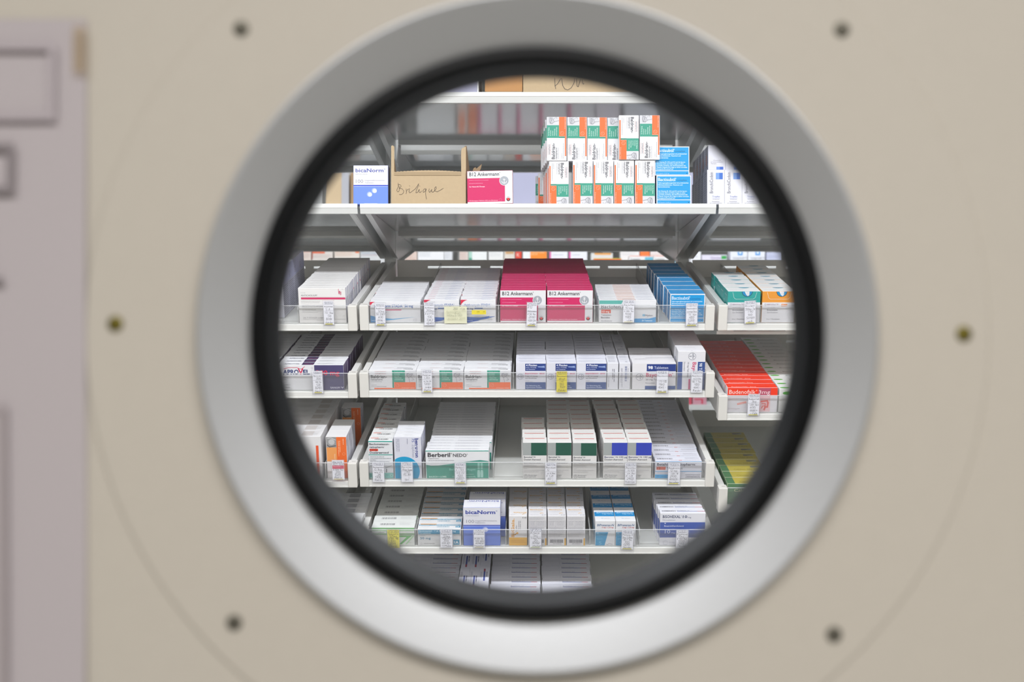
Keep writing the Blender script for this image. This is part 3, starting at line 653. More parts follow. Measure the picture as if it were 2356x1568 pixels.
DS['beclo'] = design('tall_white_carton_teal_lines', 55.5, 92, 35.2, {'*': 'E2E3E8', 'T': 'E6E6E6'}, F=[('r', 0, 0.5, 55.5, 3, '2E9E92'), ('t', 2.5, 10.5, 4.6, 'Beclometason-', '333A44', 46, .02), ('t', 2.5, 17.5, 4.4, 'ratiopharm®', '333A44', 35, .02), ('r', 2.5, 19.5, 22, 25, 'DD4632'), ('t', 3.5, 24.2, 4, '0,10 mg', '4A2A28', 16, .01), ('t', 3, 31, 4.8, 'Dosieraerosol', '333A44', 43, .02), ('r', 0, 33, 55.5, 34.8, '2E9E92')] + [('l', 3, y, e, y + 2.6, 1, '82868E', .6, .1) for y, e in ((38, 36), (42, 52), (45.8, 18), (49.6, 48), (54, 26), (59, 24))] + [('s', [(38, 66), (52, 60)], 1, '9A9EA6'), ('lv', 39, 68, 43, 77, 1, '5A5A62'), ('r', 0, 78, 55.5, 91, '84C4BC'), ('r', 1, 80, 6, 88, '4AA398'), ('l', 39, 82.5, 46, 85, 1, '3A8A80'), ('o', 51, 84, 3, .5, 'E8F4F2')],
 T=[('l', 8, 8, 46, 12, 1, 'A0A0A4'), ('r', 4, 15, 22, 18.4, 'DD5A44'), ('l', 23, 15, 54, 18, 1, '8A8A90', .6, .1), ('b', 14, 21, 46, 29, '45454C', 24), ('l', 22, 30.5, 40, 32.5, 1, '9A9AA0', .5, .1), ('s', [(0, .5), (55, .5)], .4, 'C4C4C8')], R=[('lv', 4, 10, 30, 80, 5, 'A8A8B2')])
cs = lambda cx, cy, r, w, h: [(min(max(cx + r * math.cos(2 * math.pi * i / 48), 1.2), w), min(cy + r * math.sin(2 * math.pi * i / 48), h)) for i in range(48)]
DS['benu'] = design('tall_lavender_carton_blue_disc', 62, 101, 22, {'*': 'DADAE6', 'T': 'E8E8EC'}, F=[('p', cs(22, 83, 35.5, 61, 101), '1EA0CE'), ('t', 48.5, 3.5, 7.6, 'ben·u·ron', '33408E', 46, .03, 90), ('t', 41, 3.5, 6, '75', '5A66B0', 9, .01, 90), ('t', 41, 14, 6, '. Zäpfchen', 'A4A8C0', 35, 0, 90), ('lv', 30, 4, 33, 26, 1, '9A9CB0'), ('lv', 5, 4, 14, 46, 3, 'A4A6BA'), ('lv', 20, 66, 36, 84, 4, '7CC8E4')], T=[('l', 20, 6, 52, 9, 1, 'A6A6AE'), ('l', 24, 13, 50, 16, 1, 'B0B0B8'), ('s', [(0, 21.4), (62, 21.4)], .4, 'C8C8D0')], R=[('lv', 8, 4, 15, 30, 1, '4A55A0', .8), ('lv', 6, 34, 16, 80, 2, 'A8A8B8')])
GT = '3E9E8A'
DS['berb'] = design('white_carton_teal_wave', 145, 69, 18.4, {'*': 'E4E4E8', 'R': 'DADAE0'}, F=[('r', 0, .6, 145, 2.6, '2E9A8C'), ('p', [(1, 35), (12, 37.5), (30, 37), (60, 33), (95, 27), (125, 24.5), (144, 27), (144, 68), (2, 68)], GT), ('p', [(60, 33), (95, 27), (125, 24), (144, 26.5), (144, 31), (125, 28), (95, 29)], '2E8C7C'), ('t', 5, 16, 9.6, 'Berberil®', '33333B', 56, .025), ('t', 63, 16, 7.6, 'NEDO®', '33333B', 34, .015), ('t', 6, 21, 2.6, 'Augentropfen', '6A6A74', 25), ('l', 6, 24, 66, 26.4, 1, '7A7A84', .6, .05),
    ('t', 54, 49, 5, 'Berberil® für Augen', '9AD8CC', 60), ('t', 7, 66, 3.4, 'BAUSCH + LOMB', 'D4EEE8', 40, .015), ('t', 60, 65.5, 3, 'Ohne Konservierungsstoffe', 'BCE4DC', 54), ('l', 92, 58, 112, 60.5, 1, 'BCE4DC'), ('r', 119, 31, 124, 46, '8CC8BC'), ('r', 126, 31, 131, 46, '8CC8BC'), ('p', [(119, 48), (124, 48), (125, 56), (124.5, 66), (118.5, 66), (118, 56)], 'A8D8CE'), ('p', [(126, 48), (131, 48), (132, 56), (131.5, 66), (126, 66), (125.5, 56)], 'A8D8CE')],
 T=[('l', 8, 5, 62, 9, 1, 'A2A2AA', .6), ('l', 66, 4, 136, 14, 3, 'B4B4BC'), ('s', [(0, .4), (145, .4)], .4, 'BCBCC4')], R=[('r', 4, 6, 12, 9, '2E9A8C'), ('r', 3, 30, 15, 34, '2E9A8C'), ('lv', 4, 14, 14, 28, 3, 'A8A8B4'), ('r', 3, 40, 15, 66, '6AB4A6')])
def bero(c, a, name, tc): return design('tall_white_carton_grey_and_colour_block', 55, 88, 35.4, {'*': 'E1DFDE', 'T': 'E3E1DF'}, F=[('r', 0, 1, 19, 31.5, 'A3A8A8'), ('r', 19, 1, 54.6, 31.5, c), ('s', [(37, 1), (37, 31)], .25, a), ('t', 2.5, 37.5, 3.9, name, tc, 52 if '100' in name else 26, .012), ('t', 2.5, 43.5, 4, 'Dosier-Aerosol', '4A525E', 38 if '100' not in name else 42, .012), ('l', 2.5, 47, 20, 49.4, 1, '7A7A84'), ('l', 2.5, 49.8, 46, 52.4, 1, '7A7A84', .5, .05), ('l', 2.5, 53.4, 34, 60, 4, 'B0B0B6'), ('s', [(0, 60), (55, 60)], .35, '9A9AA0'), ('l', 2.5, 63, 10, 65, 1, '9A9AA2'), ('l', 2.5, 67, 50, 69, 1, '9A9AA2', .5, .02), ('l', 2.5, 71, 40, 73, 1, '9A9AA2', .5, .1), ('o', 7, 82, 4, .5, '6A7078'), ('s', [(5, 84), (7, 79), (9, 84)], .5, '6A7078'), ('t', 13, 81, 2.8, 'Boehringer', '6A7078', 20), ('t', 13, 85, 2.8, 'Ingelheim', '6A7078', 17)],
 T=[('r', 5, 7, 50, 10.4, 'C4524A'), ('l', 8, 16, 26, 19, 1, 'B6B2B0'), ('s', [(0, .6), (55, .6)], .5, 'B4B2B0'), ('s', [(1, 33.5), (54, 33.5)], .4, 'CFCDCA')], L=[('lv', 6, 8, 28, 80, 4, 'BEBCBC')])
DS['berod'], DS['berot'] = bero('1F5546', '17463A', 'Berodual® N', '4A525E'), bero('3344B4', '2A389A', 'Berotec® N 100 µg', '3A4474')
DS['beta'] = design('white_carton_blue_lines', 107, 42.5, 28.4, {'*': 'DFDFEA'}, F=[('r', 0, .4, 107, 2.2, '3A9AD2'), ('t', 4, 10.5, 5.6, 'Betahistin-ratiopharm®', '3A3A46', 90, .025), ('r', 3, 13.4, 24, 21, 'E2705C'), ('t', 4.5, 19.8, 5, '12', '5A2A26', 8), ('t', 14.5, 19.8, 3.6, 'mg', 'B8564A', 7), ('t', 27, 20, 5, 'Tabletten', '4A4A56', 35), ('r', 0, 24, 107, 25.4, '5AAAE0'), ('l', 3, 28, 40, 30.4, 1, '9A9AA6'), ('r', 0, 32.5, 30, 41.5, '3FA2DA'), ('t', 3, 39, 4.6, '20', '2A6A9A', 6), ('t', 11, 39, 2.8, 'Tabletten', '2A6A9A', 14), ('s', [(70, 33), (104, 33)], .9, '7A7A86'), ('s', [(70, 40), (104, 40)], .9, '7A7A86'), ('t', 71, 38.4, 4, 'ratiopharm', '5A5A66', 32)],
 T=[('b', 6, 9, 42, 17, '4A4A54', 18), ('l', 70, 5, 102, 15, 4, 'ACACB8'), ('l', 36, 22, 52, 25, 1, '9A9AA6', .6, 0), ('r', 54, 22, 62, 24.6, 'C45048'), ('l', 64, 22, 102, 25, 1, '8A8A96', .6, 0), ('s', [(0, .5), (107, .5)], .4, 'B8B8C2')])
DS['calc'] = design('green_yellow_carton', 104, 50, 39, {'*': 'C9CCAE', 'T': 'B4A548', 'F': '56805A', 'L': '4C7650'}, F=[('t', 16, 20, 7, 'Calcium', 'E8E4B0', 44)], T=[('p', [(0, 0), (17, 0), (18, 39), (0, 39)], '4C7650'), ('t', 30, 30, 6.5, 'Calcium 500 dura', '8A8034', 62, .01), ('r', 72, 6, 96, 16, '77776A'), ('p', [(80, 16), (96, 6), (96, 16)], '9A9A90'), ('s', [(0, .8), (104, .8)], 1.2, 'D6D8C0')])
DS['terb'] = design('white_carton_green_stripes', 98, 45, 33.4, {'*': 'E2E4E2'}, F=[('r', 0, 1, 98, 4.5, '86BE86'), ('r', 0, 6, 98, 9, 'B4D8B0'), ('t', 14, 14, 4, 'cutvert® N', '6A8A6A', 22), ('r', 0, 15, 98, 18, '9CCB9A'), ('p', [(62, 20), (93, 20), (88, 24), (68, 42), (62, 42), (80, 24), (62, 24)], '7ABC78'), ('p', [(96, 18), (97, 22), (80, 42), (76, 42)], 'B4D8B0'), ('l', 84, 36, 90, 40, 2, 'A0A8A0')], T=[('b', 18, 11, 52, 21, '6A6A70', 20), ('l', 62, 9, 90, 21, 4, 'C4C6C6'), ('s', [(0, .6), (98, .6)], .5, 'A8AAAA')])
DS['bica2'] = design('white_carton_blue_title_band', 100, 41.5, 32, {'*': 'E4E4E6'}, F=[('r', 2, 3, 97, 13.5, '3F96BC'), ('t', 4, 7.6, 3.6, 'Bicalutamid - 1 A Pharma® 50 mg', 'DDEEF6', 84, .015), ('t', 4, 12, 3, 'Filmtabletten', 'CFE6F2', 27, .015), ('l', 6, 16, 22, 18.4, 1, '6AA0BC'), ('t', 6, 26, 5.4, '50 mg', '3A84A8', 24, .012), ('o', 8, 37, 2, .4, 'A4A4AC'), ('l', 14, 36, 42, 39, 1, '6A6A74'), ('r', 82, 27, 96, 39.5, '3F96BC'), ('t', 84, 36.5, 6, '1A', 'F0F6FA', 10, .03)],
 T=[('r', 2, 9.5, 98, 14, '3488AC'), ('t', 4, 13, 2.8, 'Bicalutamid - 1 A Pharma® 50 mg Filmtabletten', 'BFE0EE', 88, .015), ('r', 5, 4.5, 42, 8.6, 'E8A868'), ('l', 8, 19, 28, 22, 1, 'A4A4AA'), ('b', 44, 18, 74, 24, '4A90AE', 22), ('r', 87, 17, 98, 25, '3F96BC'), ('t', 89, 23.6, 4.5, '1A', 'EAF4F8', 7, .03), ('s', [(0, .6), (100, .6)], .5, 'B8B8BA')])
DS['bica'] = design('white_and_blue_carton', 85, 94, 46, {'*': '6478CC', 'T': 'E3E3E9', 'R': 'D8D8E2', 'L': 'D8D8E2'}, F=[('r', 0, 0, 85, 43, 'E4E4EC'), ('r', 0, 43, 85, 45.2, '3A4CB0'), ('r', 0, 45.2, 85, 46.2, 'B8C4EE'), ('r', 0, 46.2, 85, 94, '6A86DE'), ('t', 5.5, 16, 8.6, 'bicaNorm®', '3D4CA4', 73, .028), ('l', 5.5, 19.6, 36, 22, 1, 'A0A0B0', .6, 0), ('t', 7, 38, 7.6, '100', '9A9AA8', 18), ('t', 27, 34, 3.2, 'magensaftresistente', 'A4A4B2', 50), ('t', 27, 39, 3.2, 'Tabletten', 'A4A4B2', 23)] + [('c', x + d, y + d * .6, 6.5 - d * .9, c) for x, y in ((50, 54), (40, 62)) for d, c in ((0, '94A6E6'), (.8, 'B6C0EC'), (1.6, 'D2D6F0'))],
 T=[('t', 80, 5.5, 8, 'bicaNorm®', '3D4CA4', 72, .014, 180), ('l', 8, 16, 36, 18, 1, 'B4B4C0')], R=[('r', 0, 43, 46, 94, '5A72C4'), ('l', 8, 18, 36, 28, 2, 'A8A8B8')], L=[('r', 0, 43, 46, 94, '5A72C4')])
BGT = [('t', 40, 20, 6.4, 'BiGaia', 'E4B878', 30, .02, 180), ('s', [(31, 33), (33, 30), (36, 31)], 1.6, 'E4B050'), ('l', 4, 34, 16, 37, 1, '6A6A70'), ('l', 6, 28, 24, 30, 1, 'B8B8BC'), ('s', [(0, .6), (42, .6)], .5, 'BCBABC')]
DS['bigA'] = design('white_carton_yellow_foot', 42, 73, 42, {'*': 'E2E0E2'}, F=[('r', 0, 53, 42, 73, 'E9B23E'), ('t', 12.5, 52, 7, 'BiGaia.', 'E0A860', 46, .02, -90), ('t', 18.5, 40, 3, 'Tropfen', '8A8A94', 17, 0, -90), ('lv', 22, 12, 29, 38, 2, 'A4A4AC'), ('t', 31, 5.5, 2.8, '5 ml', '4A4A52', 9, .015), ('s', [(8, 50), (11, 46), (15, 46), (18, 42), (20, 44)], 2.4, 'E6A83C'), ('c', 19.5, 42, 2.2, 'E6A83C'), ('l', 4, 59, 38, 68, 3, 'CC9630')], T=BGT)
DS['bigB'] = design('white_carton_small_print_and_barcode', 42, 73, 42, {'*': 'DEDCE0'}, F=[('l', 2, 4, 40, 10, 3, 'A2A2AA'), ('r', 2, 12, 40, 12.4, '9A9AA2'), ('r', 2, 26, 40, 26.4, '9A9AA2'), ('r', 2, 12, 2.4, 26, '9A9AA2'), ('r', 18, 12, 18.4, 26, '9A9AA2'), ('r', 39.6, 12, 40, 26, '9A9AA2'), ('l', 4, 13.6, 16, 25, 4, 'A6A6B0'), ('l', 20, 13.6, 38, 25, 4, 'A6A6B0'), ('l', 2, 28, 40, 33, 2, 'A2A2AA'), ('r', 2, 34.6, 40, 35, 'A6A6AE'), ('l', 2, 36.4, 40, 53, 7, 'A2A2AA'), ('b', 6, 58, 36, 66.5, '4A4A54', 26), ('l', 12, 68, 32, 70.5, 1, '8A8A94', .6, 0), ('r', 38.6, 55, 42, 73, 'E9B23E')], T=[('t', 4, 9, 6, 'BiGaia', 'E4B878', 30, .02), ('s', [(27, 27), (30, 24), (34, 25)], 1.8, 'E4B050'), ('l', 4, 34, 26, 37, 1, 'A8A8B0'), ('t', 31, 38, 3.4, '5 ml', '4A4A52', 9, .015), ('l', 4, 14, 30, 20, 2, 'C4C4CA'), ('s', [(0, .6), (42, .6)], .5, 'BCBABC')])
DS['bipr'] = design('white_carton_slanted_blue_block', 46, 61, 51, {'*': 'E6E6EA'}, F=[('t', 4, 13, 5, 'BiPreterax-N', '2E5C8E', 39, .015, 0, .2), ('t', 15, 17.5, 3, '5 mg / 1,25 mg', 'C83A46', 27, .015, 0, .2), ('l', 4, 21.5, 18, 23.4, 1, GY), ('l', 4, 25.6, 36, 27.4, 1, '9A9AA4', .5, .1), ('p', [(1, 28), (30, 28), (22, 61), (1, 61)], '2E9ACC'), ('t', 3, 33, 4, '30', 'BFE2F2', 5.5), ('l', 10, 31, 22, 33, 1, '8CCBE6'), ('l', 3, 36, 20, 38, 1, '8CCBE6'), ('l', 4, 43, 22, 48, 2, '8CCBE6'), ('t', 9, 59, 8, '5', '7CC2E2', 6), ('s', [(26, 57), (29, 59), (32, 56), (40, 58)], .6, '7A7A86')],
 T=[('r', 0, 0, 46, 25, '1C88C6'), ('t', 5, 8, 5.4, 'BiPreterax-N', 'C4E4F4', 38, .02, 0, .2), ('t', 18, 14, 3.6, '5 mg / 1,25 mg', 'C4E4F4', 25, .02, 0, .2), ('l', 6, 17, 34, 22, 2, '58AEDC'), ('t', 14, 38, 3.4, '30', '5AA6CC', 5, .01), ('l', 21, 36, 36, 38.6, 1, '8A8A94')], L=[('r', 6, 24, 40, 58, '5FA8D0')])
DS['biso'] = design('white_carton_blue_block_row', 104, 80, 23.8, {'*': 'E4E4EC'}, F=[('r', 0, 22.5, 104, 60, '4C62AE'), ('t', 6, 12, 6.8, 'BISOHEXAL®', '33406A', 43, .012), ('t', 52, 12, 6.4, '10', '33406A', 10, .01), ('t', 64, 12, 3.4, 'mg', '6A7090', 7), ('t', 6, 18.4, 3.2, 'Filmtabletten', '9AA0B4', 29), ('p', [(10, 24), (14, 24), (12, 27)], 'E6EAF6'), ('t', 10, 33, 3.2, 'Bisoprololhemifumarat', 'DDE2F2', 45, .01), ('t', 12, 50, 9, '10', 'D4DAEE', 12), ('t', 27, 50, 3.6, 'mg', 'D4DAEE', 8), ('o', 14, 73, 5, .6, 'C4C6D4'), ('l', 22, 71, 36, 75, 1, 'B8BACA')], T=[('b', 5, 8, 37, 15, '5A5A6A', 20), ('r', 40, 12, 104, 14, '5A6AAE'), ('r', 86, 12, 104, 14, 'C0455A'), ('t', 40, 10.5, 3, 'BisoHEXAL 10', '6A6A7A', 28), ('l', 40, 17, 70, 19, 1, 'B4B4C0'), ('s', [(0, .5), (104, .5)], .4, 'B4B4C2')], L=[('r', 3, 22, 21, 60, '5062A4')])
DS['biso2'] = design('white_carton_line_and_panel', 116, 46, 23.6, {'*': 'E2E2EC'}, F=[('l', 8, 8, 80, 16, 2, 'A8A8B8')], T=[('r', 48, 12, 108, 14.4, '5060A0'), ('r', 94, 12, 108, 14.4, 'B04058'), ('t', 48, 10, 3, 'BisoHEXAL 2,5', '6A6A80', 30), ('r', 3, 3, 42, 3.4, 'BCBCCA'), ('r', 3, 18, 42, 18.4, 'BCBCCA'), ('r', 42, 3, 42.4, 18.4, 'BCBCCA'), ('r', 3, 3, 3.4, 18.4, 'BCBCCA'), ('l', 5, 10, 24, 12, 1, 'C4C4D0'), ('s', [(0, .5), (116, .5)], .5, 'AEAEC0'), ('s', [(0, 23), (116, 23)], .6, 'F4F4FA')])
DS['bisoV'] = design('white_carton_on_end_with_stripe', 23, 60, 104, {'*': 'E4E4F0'}, F=[('r', 9, 4, 12, 50, '44549C')], T=[('r', 10, 40, 14, 100, '4858A4'), ('r', 10, 86, 14, 100, 'A84860'), ('lv', 3, 20, 8, 90, 3, 'A4A4B8'), ('lv', 16, 40, 20, 80, 1, '6A6A86', .6)])
DS['bisoW'] = design('white_carton_on_end_stripe_at_back', 23, 60, 104, {'*': 'E4E4F0'}, F=[('r', 9, 4, 12, 50, '44549C')], T=[('r', 10, 4, 14, 66, '4858A4'), ('r', 10, 4, 14, 18, 'A84860'), ('r', 2, 70, 20, 70.5, 'B4B4C8'), ('r', 2, 92, 20, 92.5, 'B4B4C8'), ('lv', 3, 20, 8, 60, 2, 'A4A4B8'), ('lv', 17, 20, 20, 56, 1, '6A6A86', .6)])
DS['ass'] = design('tall_white_carton_orange_panel', 47, 101, 41, {'*': 'E6E4E6', 'R': 'DCDAE4'}, F=[('r', 1, 1, 24, 26, '9C9C9E'), ('c', 13, 13, 7, 'C6C6C8'), ('s', [(3, 20), (8, 25), (22, 22)], 2, '5A5A5E'), ('s', [(4, 4), (12, 3), (22, 8)], 1.6, 'D6D6D8'), ('r', 24, 1, 46.6, 101, 'EE7030'), ('r', 1, 26, 24, 60, 'F0A25C'), ('t', 18, 42, 3, 'Schmerzen Fieber', 'FAE0C4', 20, .01, 90), ('lv', 28, 10, 34, 50, 2, 'F8BC94'), ('lv', 39, 5, 41, 24, 1, 'F8C8A8', .7), ('o', 40, 42, 3, .5, 'F8BC94'), ('r', 1, 60, 24, 101, 'E6E2E4')], R=[('lv', 4, 8, 10, 36, 1, '6A6A80', .6), ('lv', 12, 30, 34, 90, 3, 'C4C2CC')], T=[('s', [(0, 40), (47, 40)], .5, 'CFCDD0')])
DS['strip'] = design('white_carton_orange_strip', 112, 104, 40, {'*': 'E2E0E2'}, F=[('r', 100, 22, 106, 104, 'E85A30'), ('l', 10, 20, 80, 40, 3, 'B0B0B6')], T=[('l', 10, 8, 60, 26, 5, 'B8B4B4'), ('r', 66, 4, 92, 34, 'CFC8C6'), ('l', 68, 8, 104, 30, 6, 'ABA8AA'), ('s', [(0, .8), (112, .8)], .7, 'B4B0B2')])
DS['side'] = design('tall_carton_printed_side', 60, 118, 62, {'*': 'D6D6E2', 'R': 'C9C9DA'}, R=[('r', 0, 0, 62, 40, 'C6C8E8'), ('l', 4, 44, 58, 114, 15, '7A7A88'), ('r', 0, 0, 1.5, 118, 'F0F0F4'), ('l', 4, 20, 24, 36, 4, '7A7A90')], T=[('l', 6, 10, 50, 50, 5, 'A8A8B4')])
DS['plain'] = design('plain_white_carton', 96, 60, 30, {'*': 'DCDCDE'}, T=[('l', 8, 8, 80, 22, 4, 'B8B8BC'), ('r', 44, 4, 70, 26, 'A8A8AE'), ('s', [(0, .6), (96, .6)], .6, 'B0B0B4')])
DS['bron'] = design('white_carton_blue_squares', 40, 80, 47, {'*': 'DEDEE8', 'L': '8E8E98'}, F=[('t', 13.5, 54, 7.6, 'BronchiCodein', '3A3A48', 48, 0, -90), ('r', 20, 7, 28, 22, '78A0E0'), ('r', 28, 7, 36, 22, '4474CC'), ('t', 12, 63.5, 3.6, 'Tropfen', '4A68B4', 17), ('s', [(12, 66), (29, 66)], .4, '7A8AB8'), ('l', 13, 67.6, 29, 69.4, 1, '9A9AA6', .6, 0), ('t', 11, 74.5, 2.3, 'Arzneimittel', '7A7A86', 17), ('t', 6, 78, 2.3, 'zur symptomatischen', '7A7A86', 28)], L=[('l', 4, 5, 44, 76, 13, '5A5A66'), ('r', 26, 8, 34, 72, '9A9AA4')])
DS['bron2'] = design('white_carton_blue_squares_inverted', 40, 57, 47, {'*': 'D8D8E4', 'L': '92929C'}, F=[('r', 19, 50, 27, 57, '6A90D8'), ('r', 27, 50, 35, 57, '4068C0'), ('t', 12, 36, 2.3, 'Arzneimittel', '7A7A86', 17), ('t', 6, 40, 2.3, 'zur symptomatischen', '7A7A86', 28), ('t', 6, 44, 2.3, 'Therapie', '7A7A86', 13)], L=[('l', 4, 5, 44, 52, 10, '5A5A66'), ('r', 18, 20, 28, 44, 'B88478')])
# simpler far-away cartons: (w, h, t, base colour, face items)
def far(key, w, h, base, F): return design(key, w, h, 60, {'*': base}, F=F)

# ------------------------------------------------------------------ drawers and what is in them
T1 = Tray('middle', 742.5, 'uppermost in the middle bay', (971, 1147, 1368, 1515), slots=True)
T1L = Tray('left', 743.5, 'uppermost in the left bay', (686,))
T1R = Tray('right', 742.5, 'uppermost in the right bay', (1749.5,))
box_obj('lower_rail', [(T1R.x0 + .001, T1R.x1, .012, .016, -.0300, -.0225)], TRAY, T1R.root)
for _a, _b in ((.004, .04), (.16, .20)):
    box_obj('rail_tab', [(T1R.x0 + _a, T1R.x0 + _b, .012, .016, -.0225, -.010)], TRAY, T1R.root)
T2 = Tray('middle', 896.5, 'second from the top in the middle bay', (1181, 1451.6, 1555.6))
T2L = Tray('left', 898, 'second from the top in the left bay', (638,))
T2R = Tray('right', 949, 'hung low in the right bay', (1788.9,))
T3 = Tray('middle', 1101.5, 'third from the top in the middle bay', (906.9, 975, 1135, 1378, 1501))
T3L = Tray('left', 1103, 'third from the top in the left bay', (749,))
T3R = Tray('right', 1160, 'lowest seen in the right bay', ())
T4 = Tray('middle', 1255.5, 'fourth from the top in the middle bay', (957, 1064, 1164, 1357, 1471))
T4L = Tray('left', 1262, 'fourth from the top in the left bay', (760,))
T5 = Tray('middle', 1409, 'lowest in the middle bay', (1051.8, 1125.3, 1246, 1366))
B = 'box'
# uppermost drawers
T1L.column(DS['anti'], 689, 20, 'ampoule_carton', 'the row with a pink line', 'white carton', B, 'white cartons with a pink line')
T1L.column(DS['side'], 583, 4, 'tall_carton', 'the row beside the black gasket', 'tall printed carton', B, 'tall lavender cartons with small print on the side', s0=55)
T1.column(DS['aza'], 852, 12, 'tablet_carton', 'the wide row with one red corner', 'white carton', B, 'wide white cartons with a red corner')
T1.column(DS['azi1'], 976, 20, 'narrow_tablet_carton', 'the first red-cornered narrow row', 'white carton', B, 'narrow white cartons with a red corner', drift=.35)
T1.column(DS['azi2'], 1060, 20, 'narrow_tablet_carton', 'the red-cornered row next to the pink boxes', 'white carton', B, 'narrow white cartons with a red corner', drift=.1)
T1.column(DS['b12'], 1151, 20, 'vitamin_carton', 'the left pink row', 'pink carton', B, 'pink vitamin cartons in the drawer')
T1.column(DS['b12'], 1258.5, 20, 'vitamin_carton', 'the right pink row', 'pink carton', B, 'pink vitamin cartons in the drawer', drift=-.25)
T1.column(DS['baclo'], 1378, 11, 'teal_cornered_carton', 'the teal-cornered row', 'white carton', B, 'white cartons with a teal corner')
T1.column(DS['bacti'], 1540.6, 8, 'capsule_carton', 'the blue row in the uppermost middle drawer', 'blue carton', B, 'blue capsule cartons in the drawer', drift=-2.0)
T1R.column(DS['briv'], 1672.4, 5, 'film_tablet_carton', 'the row with teal sides', 'teal and white carton', B, 'teal cartons with a blue tear tab')
T1R.column(DS['brivo'], 1751.6, 7, 'film_tablet_carton', 'the row with orange sides', 'orange and white carton', B, 'orange cartons with a blue tear tab')
# second drawers
T2L.column(DS['apro'], 641, 12, 'purple_panel_carton', 'the row with a dark purple panel', 'white carton', B, 'white cartons with a purple panel')
T2L.column(DS['apro'], 485, 12, 'purple_panel_carton', 'the half-hidden row beside the purple panelled row', 'white carton', B, 'white cartons with a purple panel')
for k, (x, dr) in enumerate(((850, .5), (958.6, .3), (1068, .1))):
    T2.column(DS['bald'], x, 10, 'herbal_tablet_carton', ('the green and orange row by the drawer side', 'the middle green and orange row', 'the green and orange row next to blue blocks')[k], 'carton', B, 'white cartons with green panel and orange block', drift=dr)
for k, x in enumerate((1187.5, 1257, 1326.5)):
    T2.column(DS['bayA'], x, 12, 'vial_carton', ('the first blue-blocked row', 'the second blue-blocked row, behind the yellow card', 'the third blue-blocked row')[k], 'white carton', B, 'white vial cartons with two blue blocks')
T2.column(DS['spine2'], 1396.5, 4, 'end_on_carton', 'the end-on row next to the blue blocks', 'white carton', B, 'white cartons standing end-on')
T2.column(DS['spine'], 1424, 4, 'end_on_carton', 'the end-on row with upright barcode', 'white carton', B, 'white cartons standing end-on')
T2.column(DS['tab98'], 1454, 3, 'wide_tablet_carton', 'the row with one dark blue band', 'white carton', B, 'white cartons with a blue band')
T2.column(DS['tall'], 1557.6, 4, 'tall_tablet_carton', 'the tall row with blue bars', 'tall white carton', B, 'tall white cartons with blue bars')
T2R.column(DS['bude'], 1672.2, 13, 'orange_carton', 'the orange-red row', 'orange-red carton', B, 'orange-red cartons')
T2R.column(DS['busc'], 1791, 14, 'green_oval_carton', 'the row with green ovals', 'white carton', B, 'white cartons with a green oval')
# third drawers
T3L.column(DS['strip'], 630, 11, 'large_carton', 'the row with an orange strip beside the gasket', 'white carton', B, 'large white cartons with an orange strip')
sd = T3L.column(DS['ass'], 752, 3, 'pain_tablet_carton', 'the tall orange panelled row', 'carton', B, 'tall cartons with an orange panel', s0=10)
T3L.column(DS['ass'], 752, 1, 'pain_tablet_carton', 'the tall orange panelled row, standing apart', 'carton', B, 'tall cartons with an orange panel', s0=228, first=3)
T3.column(DS['beclo'], 849.8, 8, 'inhaler_carton', 'the row with teal lines and barcodes', 'tall white carton', B, 'tall inhaler cartons with teal lines')
T3.column(DS['benu'], 908.6, 5, 'suppository_carton', 'the blue-disc row', 'lavender carton', B, 'lavender cartons with a blue disc')
T3.column(DS['berb'], 980, 3, 'eye_drop_carton', 'the teal wave row', 'white carton', B, 'white cartons with a teal wave')
T3.column(DS['berb'], 984.5, 16, 'eye_drop_carton', 'the teal wave row', 'white carton', B, 'white cartons with a teal wave', s0=3 + 3 * 19.1, first=3)
T3.column(DS['berod'], 1203, 5, 'spray_carton', 'the short dark green row', 'grey and green carton', B, 'tall spray cartons with grey and green blocks', drift=-1.2)
T3.column(DS['berod'], 1259.5, 9, 'spray_carton', 'the second dark green row', 'grey and green carton', B, 'tall spray cartons with grey and green blocks')
T3.column(DS['berod'], 1317, 9, 'spray_carton', 'the third dark green row', 'grey and green carton', B, 'tall spray cartons with grey and green blocks', s0=1, drift=-.3)
T3.column(DS['berot'], 1387.5, 9, 'blue_spray_carton', 'the first royal blue row', 'grey and blue carton', B, 'tall spray cartons with grey and blue blocks', drift=-1.1)
T3.column(DS['berot'], 1443, 9, 'blue_spray_carton', 'the second royal blue row', 'grey and blue carton', B, 'tall spray cartons with grey and blue blocks', drift=-.5)
T3.column(DS['beta'], 1507, 16, 'blue_lined_carton', 'the blue-lined barcode row', 'white carton', B, 'white cartons with thin blue lines')
T3R.column(DS['calc'], 1672, 9, 'mineral_tablet_carton', 'the yellow and green row', 'carton', B, 'yellow and green cartons')
